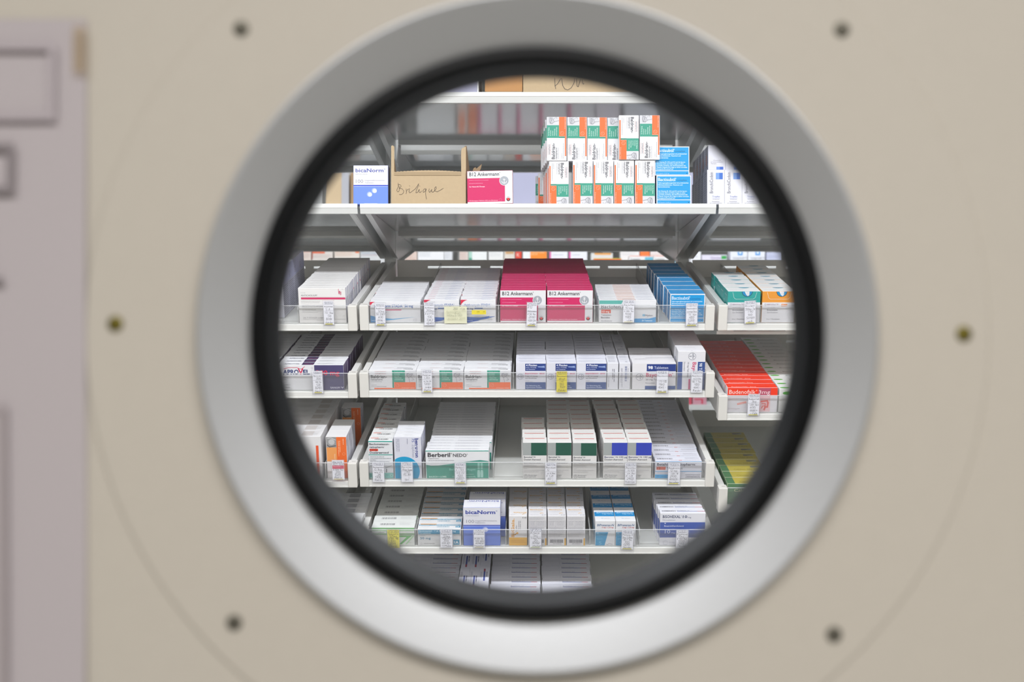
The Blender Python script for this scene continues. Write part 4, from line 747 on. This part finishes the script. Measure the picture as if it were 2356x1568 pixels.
# fourth and fifth drawers
T4.column(DS['terb'], 856, 8, 'green_striped_carton', 'the green-striped row', 'white carton', B, 'white cartons with green stripes')
T4.column(DS['bica2'], 961, 8, 'blue_titled_carton', 'the blue-titled row', 'white carton', B, 'white cartons with a blue title band')
T4.column(DS['bica'], 1066.5, 1, 'bicarbonate_carton', 'the fourth middle drawer', 'white and blue carton', B, 'white and blue cartons')
T4.column(DS['bica'], 1077.5, 1, 'bicarbonate_carton', 'the fourth middle drawer', 'white and blue carton', B, 'white and blue cartons', s0=52, first=1)
for k, x in enumerate((1171, 1215.5, 1260, 1304)):
    T4.column(DS['bigA' if k == 0 else 'bigB'], x, 4, 'drops_carton', ('the yellow-footed row', 'the first small-print row, behind a card', 'the second small-print row', 'the third small-print row')[k], 'white carton', B, 'small white drops cartons')
for k, x in enumerate((1369, 1416)):
    T4.column(DS['bipr'], x, 4, 'slant_block_carton', ('the slanted blue block row', 'the slanted blue block row behind a card')[k], 'carton', B, 'white cartons with a slanted blue block', drift=-.6)
T4.column(DS['biso'], 1517, 5, 'blue_block_carton', 'the row with a broad blue block', 'white carton', B, 'white cartons with a broad blue block', drift=-1.5)
T4L.column(DS['plain'], 772 - 96 + 60, 6, 'plain_carton', 'the bottom row in the left bay', 'white carton', B, 'plain white cartons')
T5.column(DS['biso2'], 934, 10, 'flat_top_carton', 'the first lined row of the lowest drawer', 'white carton', B, 'white cartons with a thin blue and red line')
for k in range(3):
    T5.column(DS['bisoW' if k == 2 else 'bisoV'], 1053.6 + 23.4 * k, 3, 'upright_stripe_carton', ('the first upright-striped row', 'the second upright-striped row', 'the third upright-striped row')[k], 'white carton', B, 'white cartons on end with an upright stripe')
T5.column(DS['biso2'], 1127, 11, 'flat_top_carton', 'the second lined row of the lowest drawer', 'white carton', B, 'white cartons with a thin blue and red line', drift=.2)
T5.column(DS['biso2'], 1248, 11, 'flat_top_carton', 'the third lined row of the lowest drawer', 'white carton', B, 'white cartons with a thin blue and red line')

# handwritten cards
tray_tag(T1L, 759, 691, 744, ['180502', 'Anticholium', '5 A', '(5) Amp', '  50', ' 8014', ' Kohler'], label='handwritten card on the pink-lined ampoule cartons')
tray_tag(T1, 877, 696, 746, ['1011272', 'Azathiopr', '  50mg', '50 3087', ' 600', '-2006 -', ' Stada'], label='handwritten card on the wide red-cornered cartons')
tray_tag(T1, 989, 694, 746, ['110725', 'Azithromyc', ' 250mg', 'X 6 FTA', '  100', ' 7263', ' 48401'], w=23, strip_col=None, label='handwritten card on the first narrow red-cornered row')
tray_tag(T1, 1222.5, 694, 747, ['219213', 'B12', 'Ankermann', 'X 50 Tbl', ' 2000', '-520 34', ' Worwag'], tilt=.03, label='handwritten card slightly tilted on the left pink row')
tray_tag(T1, 1445, 688, 739, ['102 800', 'Baclofen', ' 10 mg', 'X (50) Tbl', ' 1000', ' 1985', ' Mylan'], w=25, strip_col='EFE8C8', label='handwritten card on the teal-cornered row')
tray_tag(T1, 1590, 696, 747, ['018401', 'Bactisubtil', 'complex', '  TSC Kps', ' 480', ' 5200', ' Abnoba'], w=26, tilt=-.02, label='handwritten card on the blue cartons')
tray_tag(T1R, 1724, 690, 741, ['1801987', 'Briviact', '100mg Ta', '  (14)', '  140', ' 50149', '  ucb'], w=25, tilt=-.05, strip_col='D9CF4A', label='handwritten card on the teal-sided cartons')
tray_tag(T2L, 734, 850, 901, ['1288601', 'Aprovel', ' 300', 'Z 100 Tbl', ' 120', ' 8240', ' Sanofi'], label='handwritten card on the purple-panelled cartons')
tray_tag(T2, 984, 848, 899, ['418313', 'Baldrian', '(30)', 'Cbl Tbl 30', ' 1200', '  nnes', ' Ratio'], label='handwritten card on the middle green and orange row')
tray_tag(T2, 1292, 851, 899, ['105109', 'Bayotensin', 'akut', ' (4)', ' 180', '  1501', ' Bayer'], color='E2D23C', w=24, label='yellow handwritten card on the blue-blocked cartons')
tray_tag(T2, 1522, 850, 900, ['1015815', 'Bayotensin', ' ', ' (1)178', ' 1160', '-1041 -', ' Bayer Vital'], w=25, label='handwritten card on the blue-banded cartons')
tray_tag(T2, 1601, 850, 900, ['102594', 'Bayotensin', ' mitte', '98 T Tbl', '  980', ' -1041 -', ' Bayer'], w=25, strip_col=None, label='handwritten card on the tall blue-barred cartons')
tray_tag(T2R, 1731, 903, 952, ['1059030', 'Budenofalk', ' 3mg', ' (20) Kps', ' 600', ' -5025 4-', ' Dr Falk'], w=26, label='handwritten card on the orange-red cartons')
tray_tag(T3L, 781, 1053, 1099, ['Alle 1.4.14', 'ASS 500', '', 'A 500 Tbl', '  200', ' 1020', ' Ratio'], w=27, mark='DD5C74', strip_col='E6D9A0', label='handwritten card with a pink stripe on the orange cartons')
tray_tag(T3, 872.5, 1059, 1105, ['1116083', 'Beclometason', ' 0,1mg', ' ratio X(1)', '  20', ' 1705', ' Ratio'], w=26, strip_col=None, label='handwritten card on the teal-lined inhaler cartons')
tray_tag(T3, 938, 1059, 1105, ['113160', 'Ben-u-ron', '75mg Supp', '  (10)', ' 15,30', ' ', ' SH'], w=26, strip_col=None, label='handwritten card on the blue-disc cartons')
tray_tag(T3, 1060, 1060, 1108, ['1001061', 'Berberil', 'X (10)', ' 0,5 (5)', ' 480', '-0883-', 'Dr Mann'], w=25, label='handwritten card on the teal wave cartons')
tray_tag(T3, 1267, 1060, 1109, ['1889716', 'Berodual', 'N', 'Dos A 10ml', 'X (2)', ' 60', 'Boehringer'], w=25, label='handwritten card on the dark green spray cartons')
tray_tag(T3, 1449.5, 1061, 1109, ['1080750', 'Berotec', '  N 100', 'Dos Aer', 'X (2)', ' 2903', 'Boehringer'], w=25, strip_col=None, label='handwritten card on the royal blue spray cartons')
tray_tag(T3, 1549, 1061, 1110, ['1108814', 'Betahistin', ' 12 mg', 'V (20) TBL', ' 2100', '-8102,5-', ' Ratiopharm'], w=27, label='handwritten card on the blue-lined barcode cartons')
tray_tag(T4, 907, 1212, 1256, ['018985', 'Terbinafin', ' 125mg', ' (14) 98', '  100', ' 2014', ' Hexal'], color='E6DC60', w=27, label='yellow handwritten card on the green-striped cartons')
tray_tag(T4, 1028, 1212, 1255, ['1015821', 'Bicalutamid', '  50mg', ' 13690', '  300', '-591.83-', ' 1 A Pharma'], w=27, strip_col=None, label='handwritten card on the blue-titled cartons')
tray_tag(T4, 1103, 1212, 1255, ['117552', 'Bicanorm', ' ', 'X1 200 Tbl', ' 500 600', ' 60602', 'Fresenius'], w=25, strip_col='EFE8C8', label='handwritten card on the white and blue carton')
tray_tag(T4, 1232, 1210, 1255, ['NP7503', 'BiGaia', ' 5ml', 'Tropfen', '  20', ' 30102', ' Infectoph'], w=26, strip_col='E4ECC4', label='handwritten card on the small-print drops cartons')
tray_tag(T4, 1442, 1214, 1259, ['1180818', 'Preterax N', '5mg 1,25mg', ' 30 T Tbl', '  100', ' 0210', ' Servier'], w=26, tilt=.02, label='handwritten card on the slanted blue block cartons')
tray_tag(T4, 1567.5, 1213, 1256, ['1028851', 'Bisohexal', ' 10mg', 'X 100 Tbl', ' 1000', ' 2110', ' Hexal'], w=27, strip_col=None, label='handwritten card on the broad blue block cartons')
def sticker(name, tr, px0, py0, px1, py1, color, label, cat, lines=()):
    r = empty(name)
    n0 = (CY - py1) / 1000 + ZC - tr.z
    w, h = px1 - px0, (py1 - py0) * 1.03
    tr.put(r, PX((px0 + px1) / 2), -.0062, n0)
    tag(r, label, cat)
    n = 9
    v = [((i / (n - 1) - .5) * w * .001, -.0012 * math.sin(j * 1.2) - .0015 * (j == 0), h * .001 * j / 2) for j in range(3) for i in range(n)]
    f = [(j * n + i, j * n + i + 1, j * n + n + i + 1, j * n + n + i) for j in range(2) for i in range(n - 1)]
    obj('paper_slip', mesh_of('paper_slip', v, f, [pm('slip_' + color, color, .7, .2)]), r)
    if lines:
        P = Print(); P.do(list(lines))
        obj('handwriting', mesh_of('handwriting', [(x * .001 - w * .0005, -.0034 - z * .0006, (h - y) * .001) for x, y, z in P.v], P.f, P.mats, P.m), r)
sticker('sticky_note', T1, 1023, 703, 1075, 742, 'DDDCC0', 'pale yellow sticky note stuck over the narrow red-cornered rows', 'note', [('h', 21, 7, 4.4, '250 Drive', '8A8A7C', .45), ('h', 5, 14, 4.6, 'Azithromyc', 'B9B89C', .45), ('h', 6, 22, 4.6, '500mg (120)', 'A8A890', .4), ('h', 6, 30, 4.6, 'vermerkt 2017', 'B9B89C', .45), ('s', [(26, 12), (25, 18), (27, 24)], .5, '8A8A7C'), ('s', [(27, 12), (50, 11)], .4, 'A8A890')])
sticker('highlight_strip', T1, 1086, 711, 1119, 720.5, 'E2D044', 'small bright yellow paper strip next to the sticky note', 'note', [('s', [(12, 3.4), (18, 3.2)], .8, '4A4628'), ('s', [(26, 3.4), (30, 3)], .7, '4A4628')])

# ------------------------------------------------------------------ flat shelf of the middle bay
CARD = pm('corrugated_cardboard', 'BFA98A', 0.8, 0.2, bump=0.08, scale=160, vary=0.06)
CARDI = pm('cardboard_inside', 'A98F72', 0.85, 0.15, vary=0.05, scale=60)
TAPE = pm('glossy_brown_tape', 'B4814A', 0.2, 0.6)
def onshelf(o, x, y, z, yaw=0.0):
    o.location = (x, y, z + .0004); o.rotation_euler = (0, 0, yaw); return o
YF = D + .008
def SXP(px): return PX(px, YF)
zs2 = Z2 - .0014
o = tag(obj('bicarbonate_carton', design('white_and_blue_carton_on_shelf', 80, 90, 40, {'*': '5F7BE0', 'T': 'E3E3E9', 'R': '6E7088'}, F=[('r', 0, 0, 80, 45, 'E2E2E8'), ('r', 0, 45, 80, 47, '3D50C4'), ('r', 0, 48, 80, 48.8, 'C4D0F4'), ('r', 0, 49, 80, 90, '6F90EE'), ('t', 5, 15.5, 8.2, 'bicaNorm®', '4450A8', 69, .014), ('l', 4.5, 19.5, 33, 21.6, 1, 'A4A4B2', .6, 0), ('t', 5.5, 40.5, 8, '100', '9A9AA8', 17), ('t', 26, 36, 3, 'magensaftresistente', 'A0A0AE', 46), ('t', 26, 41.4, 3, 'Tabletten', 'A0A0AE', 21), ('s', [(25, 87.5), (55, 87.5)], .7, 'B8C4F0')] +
   [('c', x + d, y + d * .6, 6 - d * .9, c) for x, y in ((48, 58), (37, 66.5)) for d, c in ((0, '9CB2F0'), (.8, 'BECAF0'), (1.6, 'D8DEF2'))])['me']), 'white and blue carton standing on the flat shelf beside the cardboard box', B)
onshelf(o, SXP(853), YF, zs2)
# opened cardboard box with hand lettering
cb = empty('cardboard_box', (SXP(986), YF + .004, zs2))
tag(cb, 'opened brown cardboard box with torn front and handwriting on the flat shelf', B)
kx = lambda px: PX(px, YF + .004) - cb.location.x
kz = lambda py: PZ(py, YF + .004) - cb.location.z
front = [(kx(900), .001), (kx(900), kz(336)), (kx(903), kz(334)), (kx(907), kz(337)), (kx(907), kz(394))]
for i in range(40):
    q = i / 39
    front.append((kx(907 + (1061 - 907) * q), kz(394.5 - 3.5 * math.sin(q * 3) + (1.2 if i % 2 else 0))))
front += [(kx(1061), kz(350)), (kx(1062), kz(342)), (kx(1066), kz(339)), (kx(1072), kz(338)), (kx(1072), .001)]
prism('front_panel', front, 0, .004, CARD, cb)
for px, nm, p in ((902, 'left_panel', [(0.004, .001), (.20, .001), (.20, kz(425)), (.12, kz(418)), (.07, kz(392)), (.035, kz(366)), (.02, kz(345)), (0.004, kz(337))]), (1070, 'right_panel', [(0.004, .001), (.22, .001), (.22, kz(404)), (.17, kz(396)), (.16, kz(372)), (.10, kz(352)), (.03, kz(330)), (0.004, kz(340))])):
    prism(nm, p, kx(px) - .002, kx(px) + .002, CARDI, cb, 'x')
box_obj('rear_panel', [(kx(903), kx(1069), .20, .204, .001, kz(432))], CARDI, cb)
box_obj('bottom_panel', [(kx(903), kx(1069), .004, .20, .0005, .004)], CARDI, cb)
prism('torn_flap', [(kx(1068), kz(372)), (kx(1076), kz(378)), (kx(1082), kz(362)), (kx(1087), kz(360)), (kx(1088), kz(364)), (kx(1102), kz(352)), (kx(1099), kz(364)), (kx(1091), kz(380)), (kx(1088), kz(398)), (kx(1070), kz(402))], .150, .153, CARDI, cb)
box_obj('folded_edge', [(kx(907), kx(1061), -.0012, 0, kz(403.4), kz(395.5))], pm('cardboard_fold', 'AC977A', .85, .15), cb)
def hand8(pts): return [((840 + x / 5.107 - 900) * 1.0, (200 + y / 5.107 - 336)) for x, y in pts]
WR = [[(388, 1128), (392, 1165), (380, 1195), (370, 1212), (385, 1232), (398, 1225), (404, 1200), (398, 1160)], [(385, 1150), (400, 1145), (418, 1150), (424, 1166), (405, 1190), (435, 1195), (455, 1220), (450, 1245), (428, 1262), (402, 1262)],
      [(482, 1195), (487, 1238), (481, 1254)], [(486, 1226), (498, 1204), (512, 1197)], [(523, 1190), (516, 1230), (528, 1243), (548, 1228)], [(522, 1160), (526, 1166)], [(548, 1228), (588, 1198), (616, 1160), (630, 1136), (624, 1166), (602, 1214), (597, 1240), (615, 1241), (637, 1202), (634, 1232), (646, 1241), (664, 1222)],
      [(640, 1160), (644, 1166)], [(716, 1196), (694, 1196), (680, 1220), (686, 1238), (704, 1226), (718, 1198), (710, 1250), (722, 1318)], [(754, 1194), (748, 1222), (760, 1238), (784, 1202), (780, 1228), (798, 1236), (818, 1216), (838, 1190), (832, 1170), (816, 1188), (818, 1220), (848, 1230), (890, 1208), (920, 1188)]]
P = Print(); P.do([('s', hand8(l), .72, '4A3F38') for l in WR])
obj('handwriting', mesh_of('handwriting', [(kx(900) + x * .001 * 1.005, -.0004 - z * .001, kz(336) - y * .001 * 1.005) for x, y, z in P.v], P.f, P.mats, P.m), cb)['label'] = 'dark handwritten word'
o = tag(obj('vitamin_carton', DS['b12']['me']), 'single pink and white carton standing on the flat shelf beside the cardboard box', B)
onshelf(o, SXP(1128), YF - .004, zs2, math.radians(-2.5)); o.rotation_euler[1] = math.radians(-.8); o.location.z += .0012
# block of green and orange cartons standing on end
def stack(px, y, zoff, d, what, n, dy=.0335, dx=0.0, first='front'):
    for k in range(n):
        o = obj('herbal_tablet_carton', d['me'])
        onshelf(o, PX(px, y) + d['w'] * .0005 + dx * k + random.uniform(-.0006, .0006) * (k > 0), y + dy * k, zs2 + zoff)
        tag(o, f'upright green and orange carton, {what}' + ('' if k == 0 else f', {ORD[k]} behind'), B, 'green and orange cartons stacked on the flat shelf')
for k, px in enumerate((1263, 1318, 1365.5, 1413, 1461)):
    stack(px, YF + (.014 if k == 0 else .0), 0, DS['baldD'], ('lower tier, set back at the open end', 'lower tier, second along', 'lower tier, third along', 'lower tier, fourth along', 'lower tier, next to the blue cartons')[k], 6 if k == 0 else 2, dx=-.0022 if k == 0 else 0)
for k, px in enumerate((1258, 1305, 1351.5, 1398)):
    stack(px, YF + .012 + (.003 * k), .1026, DS['baldU'], ('upper tier, at the open end', 'upper tier, second along', 'upper tier, third along', 'upper tier, half hidden')[k], 5 if k == 0 else 2, dx=-.0032 if k == 0 else 0)
stack(1424, YF - .004, .1028, DS['baldD'], 'upper tier, proud of the others, writing downwards', 1)
stack(1472, YF - .004, .1028, DS['baldU'], 'upper tier, outermost by the blue cartons', 1)
stack(1238, YF + .19, 0, DS['baldD'], 'small rear block, behind the lower tier', 1)
stack(1232, YF + .235, 0, DS['baldU'], 'rearmost, in the gap beside the pink carton', 1)
for k in range(3):
    tag(onshelf(obj('capsule_carton', DS['bacti']['me']), SXP(1550.5), YF + .0015 + .0492 * k, zs2), f'blue carton in the lower tier of the flat shelf, {ORD[k]} from the front', B, 'blue cartons on the flat shelf')
    tag(onshelf(obj('capsule_carton', DS['bacti']['me']), SXP(1547), YF + .005 + .0492 * k, zs2 + .0676), f'blue carton in the upper tier of the flat shelf, {ORD[k]} from the front', B, 'blue cartons on the flat shelf')
for k in range(3):
    for j in range(5):
        nm = ('by the shelf end', 'second along', 'third along')[k] + ', ' + ORD[j] + ' from the front'
        if k == 0 or j == 0:
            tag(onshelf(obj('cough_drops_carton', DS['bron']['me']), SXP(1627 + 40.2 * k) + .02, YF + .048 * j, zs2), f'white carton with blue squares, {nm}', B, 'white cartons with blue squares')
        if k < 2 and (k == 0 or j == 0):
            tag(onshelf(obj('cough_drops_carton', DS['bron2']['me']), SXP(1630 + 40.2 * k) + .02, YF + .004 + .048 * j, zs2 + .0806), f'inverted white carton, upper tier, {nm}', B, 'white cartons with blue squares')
# topmost shelf
zs1 = Z1 - .0014
def carton(name, x0, x1, y0, y1, h, z, m, label, extra=()):
    r = empty(name, ((x0 + x1) / 2, y0, z + .0004))
    w = (x1 - x0) / 2
    box_obj('box_body', [(-w, w, 0, y1 - y0, 0, h)], m, r, bevel=.002)
    box_obj('top_flap', [(-w + .002, -.001, .002, y1 - y0 - .002, h, h + .003)], m, r)
    box_obj('top_flap', [(.001, w - .002, .002, y1 - y0 - .002, h, h + .003)], m, r)
    for nm, bl, mm_ in extra: box_obj(nm, bl, mm_, r)
    return tag(r, label, B)
PALE = pm('pale_lavender_carton', 'A9A9C0', .6, .3)
carton('paper_carton', SXP(1010), SXP(1098), YF, YF + .2, .16, zs1, PALE, 'pale lavender carton on the topmost shelf', [('white_edge', [(.044, .047, 0, .19, 0, .16)], pm('white_card', 'E4E4E6', .6))])
wd = PX(1202, YF) - PX(1116, YF)
carton('shipping_carton', SXP(1116), SXP(1201.5), YF, YF + .22, .17, zs1, CARD, 'taped brown carton on the topmost shelf', [('packing_tape', [(-wd / 2, wd / 2, -.0008, 0, .004, .05)], TAPE)])
tc = carton('shipping_carton', SXP(1203), SXP(1476), YF, YF + .25, .18, zs1, CARD, 'wide tan carton with large handwriting on the topmost shelf')
P = Print(); P.do([('s', [(35 + x / 3.927, 1.6 + (y - 165) / 3.927 + 0) for x, y in l], 1.1, '3F3A3A') for l in ([(150, 60), (152, 120), (158, 155)], [(150, 130), (175, 110), (205, 60)], [(212, 60), (222, 125), (240, 155), (268, 165), (300, 145), (325, 100), (330, 60)], [(346, 60), (352, 130), (362, 136), (376, 90), (384, 60)], [(398, 70), (406, 112), (416, 108)])])
obj('handwriting', mesh_of('handwriting', [(x * .001 - .1365, -.0003 - z * .001, .009 - y * .001) for x, y, z in P.v], P.f, P.mats, P.m), tc)

# ------------------------------------------------------------------ the next row of shelving, across the rear aisle
YR = 4.42
KR = YR / FPX
def rpx(px): return (px - CX) * KR
def rpz(py): return ZC + (CY - py) * KR
rf = empty('rear_shelving', (0, YR, 0))
tag(rf, 'white steel shelving unit across the aisle behind, full of cartons', 'shelving')
for x in (rpx(690), rpx(1050), rpx(1410), rpx(1770)):
    box_obj('upright', [(x - .02, x + .02, .36, .42, 0, 2.4)], SHELF, rf, bevel=.002)
RZ = {}
for k, py in enumerate((474, 604, 700, 930.5, 1290)):
    RZ[k] = rpz(py)
    b = box_obj('shelf_board', [(rpx(420), rpx(2020), 0, .42, RZ[k] - .022, RZ[k])], SHELF, rf, bevel=.001)
box_obj('back_board', [(rpx(420), rpx(2020), .425, .435, .1, 2.4)], pm('rear_board', 'B9BAB8', .5), rf)
def rbox(px0, px1, py0, py1, base, F, label, name='far_carton', k=1, t=60, dy=.004, top=None):
    w, h = (px1 - px0) * KR * 1000, (py1 - py0) * KR * 1000
    sc = KR * 1000
    items = []
    for it in F:
        it = list(it)
        if it[0] in 'r': it[1:5] = [q * sc for q in it[1:5]]
        elif it[0] == 'l': it[1:5] = [q * sc for q in it[1:5]]
        elif it[0] == 't':
            it[1:4] = [q * sc for q in it[1:4]]
            if len(it) > 6 and it[6]: it[6] *= sc
        elif it[0] == 'c': it[1:4] = [q * sc for q in it[1:4]]
        items.append(tuple(it))
    d = design(name, w, h, t, {'*': base}, F=items)
    o = obj(name, d['me'], None, (rpx((px0 + px1) / 2), YR + dy, RZ[k] + .0004))
    tag(o, label, B, 'cartons on the shelving behind')
LB = lambda s: s + ', seen through the gap above the drawers'
rbox(693, 715, 574, 604, 'D6C8C0', [('r', 2, 3, 20, 6, 'C4887A'), ('l', 2, 9, 20, 20, 4, 'A88880')], 'small beige carton behind the ampoule cartons, near the gasket')
rbox(717, 765, 574, 604, 'D2CAC4', [('r', 1, 4, 30, 9, 'D66A4A'), ('l', 2, 12, 44, 20, 3, 'B09A92'), ('r', 0, 0, 2, 22, 'A84838')], 'beige carton with orange stripe behind the ampoule cartons')
rbox(769, 827, 574, 604, 'D6CEC6', [('l', 2, 5, 50, 16, 4, 'C8906C'), ('r', 48, 3, 57, 8, 'E0784A')], 'pale carton with small orange patch behind the ampoule cartons')
rbox(829, 884, 569, 604, 'C9CACB', [('t', 3, 15, 5, 'DorzoComp-Vision', '5A7496', 50), ('r', 2, 17, 52, 18, '9A7A86')], 'grey carton with blue lettering behind the ampoule cartons')
rbox(917, 959, 574, 604, 'D8C4BA', [('l', 2, 5, 38, 26, 6, 'C09484')], 'peach carton behind the drawer back panel')
rbox(961, 1021, 570, 604, 'E4E4E6', [('l', 3, 10, 36, 22, 3, 'AAB2B8'), ('s', [(0, 0), (1, 1)], .2, 'E4E4E6')], 'large white carton behind the wide red-cornered row')
rbox(1022, 1040, 572, 604, 'D8D9DC', [('l', 2, 5, 14, 24, 4, 'A4A8B0')], 'narrow pale grey carton behind the narrow red-cornered rows')
rbox(1057, 1077, 574, 604, 'D5C9C2', [('l', 2, 6, 16, 24, 4, 'C08A7A')], 'beige narrow carton beside the green cross carton')
rbox(1078, 1120, 570, 604, 'E4E6E4', [('r', 0, 0, 8, 34, 'A8CDBE'), ('r', 1, 23, 8, 29, '4A9A80')], 'white carton with green edge behind the narrow red-cornered rows')
rbox(1124, 1158, 571, 604, 'E2E2E0', [('l', 3, 8, 28, 20, 3, 'C4C6C8')], 'plain white carton behind the pink rows')
rbox(1160, 1184, 572, 604, 'D8CFC4', [('r', 3, 6, 22, 12, 'C49A6A')], 'cream carton with tan label behind the pink rows')
rbox(1186, 1200, 570, 604, 'D8412E', [('t', 3, 20, 8, 'K', 'F2D0C4')], 'narrow red carton behind the pink rows')
rbox(1203, 1258, 566, 604, 'E8E8EA', [('r', 17, 8, 55, 40, 'F28A2E'), ('t', 19, 16, 4.4, 'Kalinor forte', 'F8D8A8', 30), ('l', 19, 18, 36, 22, 1, 'F8D8A8')], 'white carton with orange panel behind the pink rows')
rbox(1264, 1306, 571, 604, 'E6E6EC', [('r', 0, 0, 4, 34, 'D858A0'), ('l', 8, 14, 32, 18, 1, '8A8A9A'), ('l', 8, 22, 38, 25, 1, 'D8A8C4')], 'white carton with magenta edge behind the pink rows')
rbox(1309, 1351, 571, 604, 'E6E6EC', [('r', 0, 0, 4, 34, 'D858A0'), ('l', 8, 14, 32, 18, 1, '8A8A9A'), ('l', 8, 22, 38, 25, 1, 'D8A8C4')], 'white carton with magenta edge behind the teal-cornered row')
rbox(1360, 1410, 582, 604, 'D4D6D4', [('r', 8, -2, 46, 4, 'E8A040')], 'pale carton with amber band behind the teal-cornered row')
rbox(1366, 1430, 594, 604, 'E85040', [('r', 0, 0, 64, 1.6, 'B8D040'), ('l', 6, 4, 58, 8, 1, 'B83A30')], 'red carton lying flat with lime edge', dy=-.0, t=55)
for k in range(2):
    rbox(1448 + 56 * k, 1503 + 56 * k, 588, 604, 'E6E4E4', [('t', 4, 11, 5.4, 'Laxans-', '3A3A46', 22, .02), ('r', 36, 3, 55, 16, '6AB4CC'), ('r', 1, 0, 55, 1.4, 'E8703C')], ('white carton with light blue block behind the blue capsule row', 'second white carton with light blue block behind the blue capsule row')[k])
rbox(1432, 1476, 570, 604, 'E4E2E0', [('l', 4, 8, 38, 14, 2, 'B4B4BA')], 'taller white carton behind the light blue block cartons', dy=.09)
rbox(1478, 1500, 570, 604, 'EC7A3C', [], 'orange carton behind the light blue block cartons', dy=.09)
rbox(1502, 1556, 570, 604, 'E4DCDA', [('l', 3, 8, 30, 14, 2, 'C49A90')], 'pale pinkish carton behind the light blue block cartons', dy=.09)
rbox(1590, 1613, 577, 604, 'E6E6EA', [('r', 0, 0, 8, 4, '66B040'), ('l', 2, 12, 16, 16, 1, '8A8A94')], 'small white carton with green corner beyond the right bay')
rbox(1615, 1673, 586, 604, 'DDD8E8', [('t', 20, 9, 4.6, 'Glucobay', '7A5A9A', 24), ('r', 45, 2, 57, 10, '3AA050'), ('l', 22, 11, 40, 14, 1, '9A8AB0')], 'lilac carton with green badge beyond the right bay')
for k in range(2):
    rbox(1681 + 40.5 * k, 1720 + 40.5 * k, 573, 604, 'E6E8F0', [('r', 17, 3, 28, 14, '3A96DC'), ('c', 22.5, 8, 3, 'E6F0FA'), ('t', 6, 22.5, 5, 'Laryngomedin® N', '3A3A48', 32), ('l', 8, 25, 32, 27, 1, 'B0B4C0')], ('white carton with blue emblem behind the teal-sided row', 'second white carton with blue emblem behind the orange-sided row')[k])
rbox(1764, 1800, 580, 604, 'C4C8E0', [('l', 3, 8, 30, 14, 2, '9AA0C4')], 'periwinkle carton beyond the orange-sided row')
# larger cartons one shelf up
carton('shipping_carton', rpx(746), rpx(788), YR + .03, YR + .35, .15, RZ[0], CARD, 'brown carton with grey tape on the shelving behind', [('grey_tape', [(.028, .058, -.001, 0, .001, .15)], pm('grey_tape', 'A4A4AA', .4))])
carton('shipping_carton', rpx(801), rpx(900), YR + .05, YR + .35, .14, RZ[0], CARDI, 'darker brown carton behind the white and blue carton')
carton('paper_carton', rpx(1172), rpx(1246), YR + .03, YR + .35, .16, RZ[0], PALE, 'pale blue-grey carton on the shelving behind the pink carton', [('brown_strip', [(-.065, .065, -.002, 0, 0, .012)], CARD)])
carton('paper_carton', rpx(1560), rpx(1700), YR + .03, YR + .35, .15, RZ[0], PALE, 'pale carton on the shelving behind the blue squares cartons')
# cartons on the shelf below, mirrored in the glossy undersides of the shelves
for a, b, c, F, lab in ((1052, 1074, 'E4E0DC', [('r', 3, 2, 18, 60, 'E8783C')], 'white carton with orange stripe, first'), (1077, 1097, 'E8783C', [], 'orange carton'), (1100, 1144, 'E4E2E6', [('r', 0, 0, 44, 10, 'D45088'), ('r', 0, 0, 7, 80, 'D45088')], 'white carton edged in pink, first'), (1147, 1187, 'E4E2E6', [('r', 0, 0, 40, 10, 'D45088'), ('r', 0, 0, 7, 80, 'D45088')], 'white carton edged in pink, second'),
    (1190, 1238, 'E4E2E6', [('r', 0, 0, 48, 10, 'D45088'), ('r', 0, 0, 7, 80, 'D45088')], 'white carton edged in pink, third'), (1241, 1303, 'E6E4E8', [('r', 0, 0, 62, 12, 'D45088'), ('r', 0, 0, 8, 80, 'D45088')], 'wide white carton edged in pink, fourth'), (1306, 1368, 'E6E4E8', [('r', 0, 0, 62, 12, 'D45088'), ('r', 0, 0, 8, 80, 'D45088')], 'wide white carton edged in pink, fifth'),
    (1372, 1426, 'E4DCE4', [('r', 0, 0, 54, 9, 'D87AA0'), ('c', 28, 14, 9, '4A78C8')], 'pale pink carton with blue spot'), (1436, 1512, 'DCDCE2', [('c', 38, 14, 9, '4A78C8')], 'grey carton with blue spot'), (960, 1046, 'DCDCDC', [], 'wide grey carton'), (1640, 1750, 'D8D8E0', [('c', 30, 14, 9, '4A78C8'), ('c', 66, 14, 8, 'E8783C')], 'grey carton with blue and orange spots')):
    rbox(a, b, 618, 700, c, F, lab + ', on the low rear shelf', k=2)
# a strip of cartons seen under the second drawers
for k, (a, b, c, F, lab) in enumerate(((820, 856, 'D8BCB4', [('r', 2, 4, 30, 9, 'C87A6A')], 'rosy carton low on the shelving behind'), (948, 1016, 'D2D2E2', [('r', 8, 12, 62, 20, '5A5AA4')], 'white carton with indigo band low on the shelving behind'), (1144, 1196, 'E2E2E8', [('r', 20, 0, 21, 30, 'A4A4B4')], 'white carton low on the shelving behind, near the empty slot'), (1200, 1226, 'DDE4DC', [], 'greenish white carton low on the shelving behind'), (1460, 1512, 'DCDCE8', [], 'pale lavender carton low on the shelving behind'), (1514, 1533, 'DCC8CC', [('r', 2, 18, 18, 22, 'D86A7A')], 'small pinkish carton low on the shelving behind'), (1584, 1592, 'DC5A70', [], 'narrow pink carton low on the shelving behind'), (1594, 1626, 'E0A4B4', [('r', 4, 12, 24, 15, 'E0506A'), ('r', 20, 12, 24, 24, 'E0506A')], 'pink and white carton low on the shelving behind'))):
    rbox(a, b, 905, 930.5, c, F, lab, k=3)
bpy.data.objects.remove(_to)
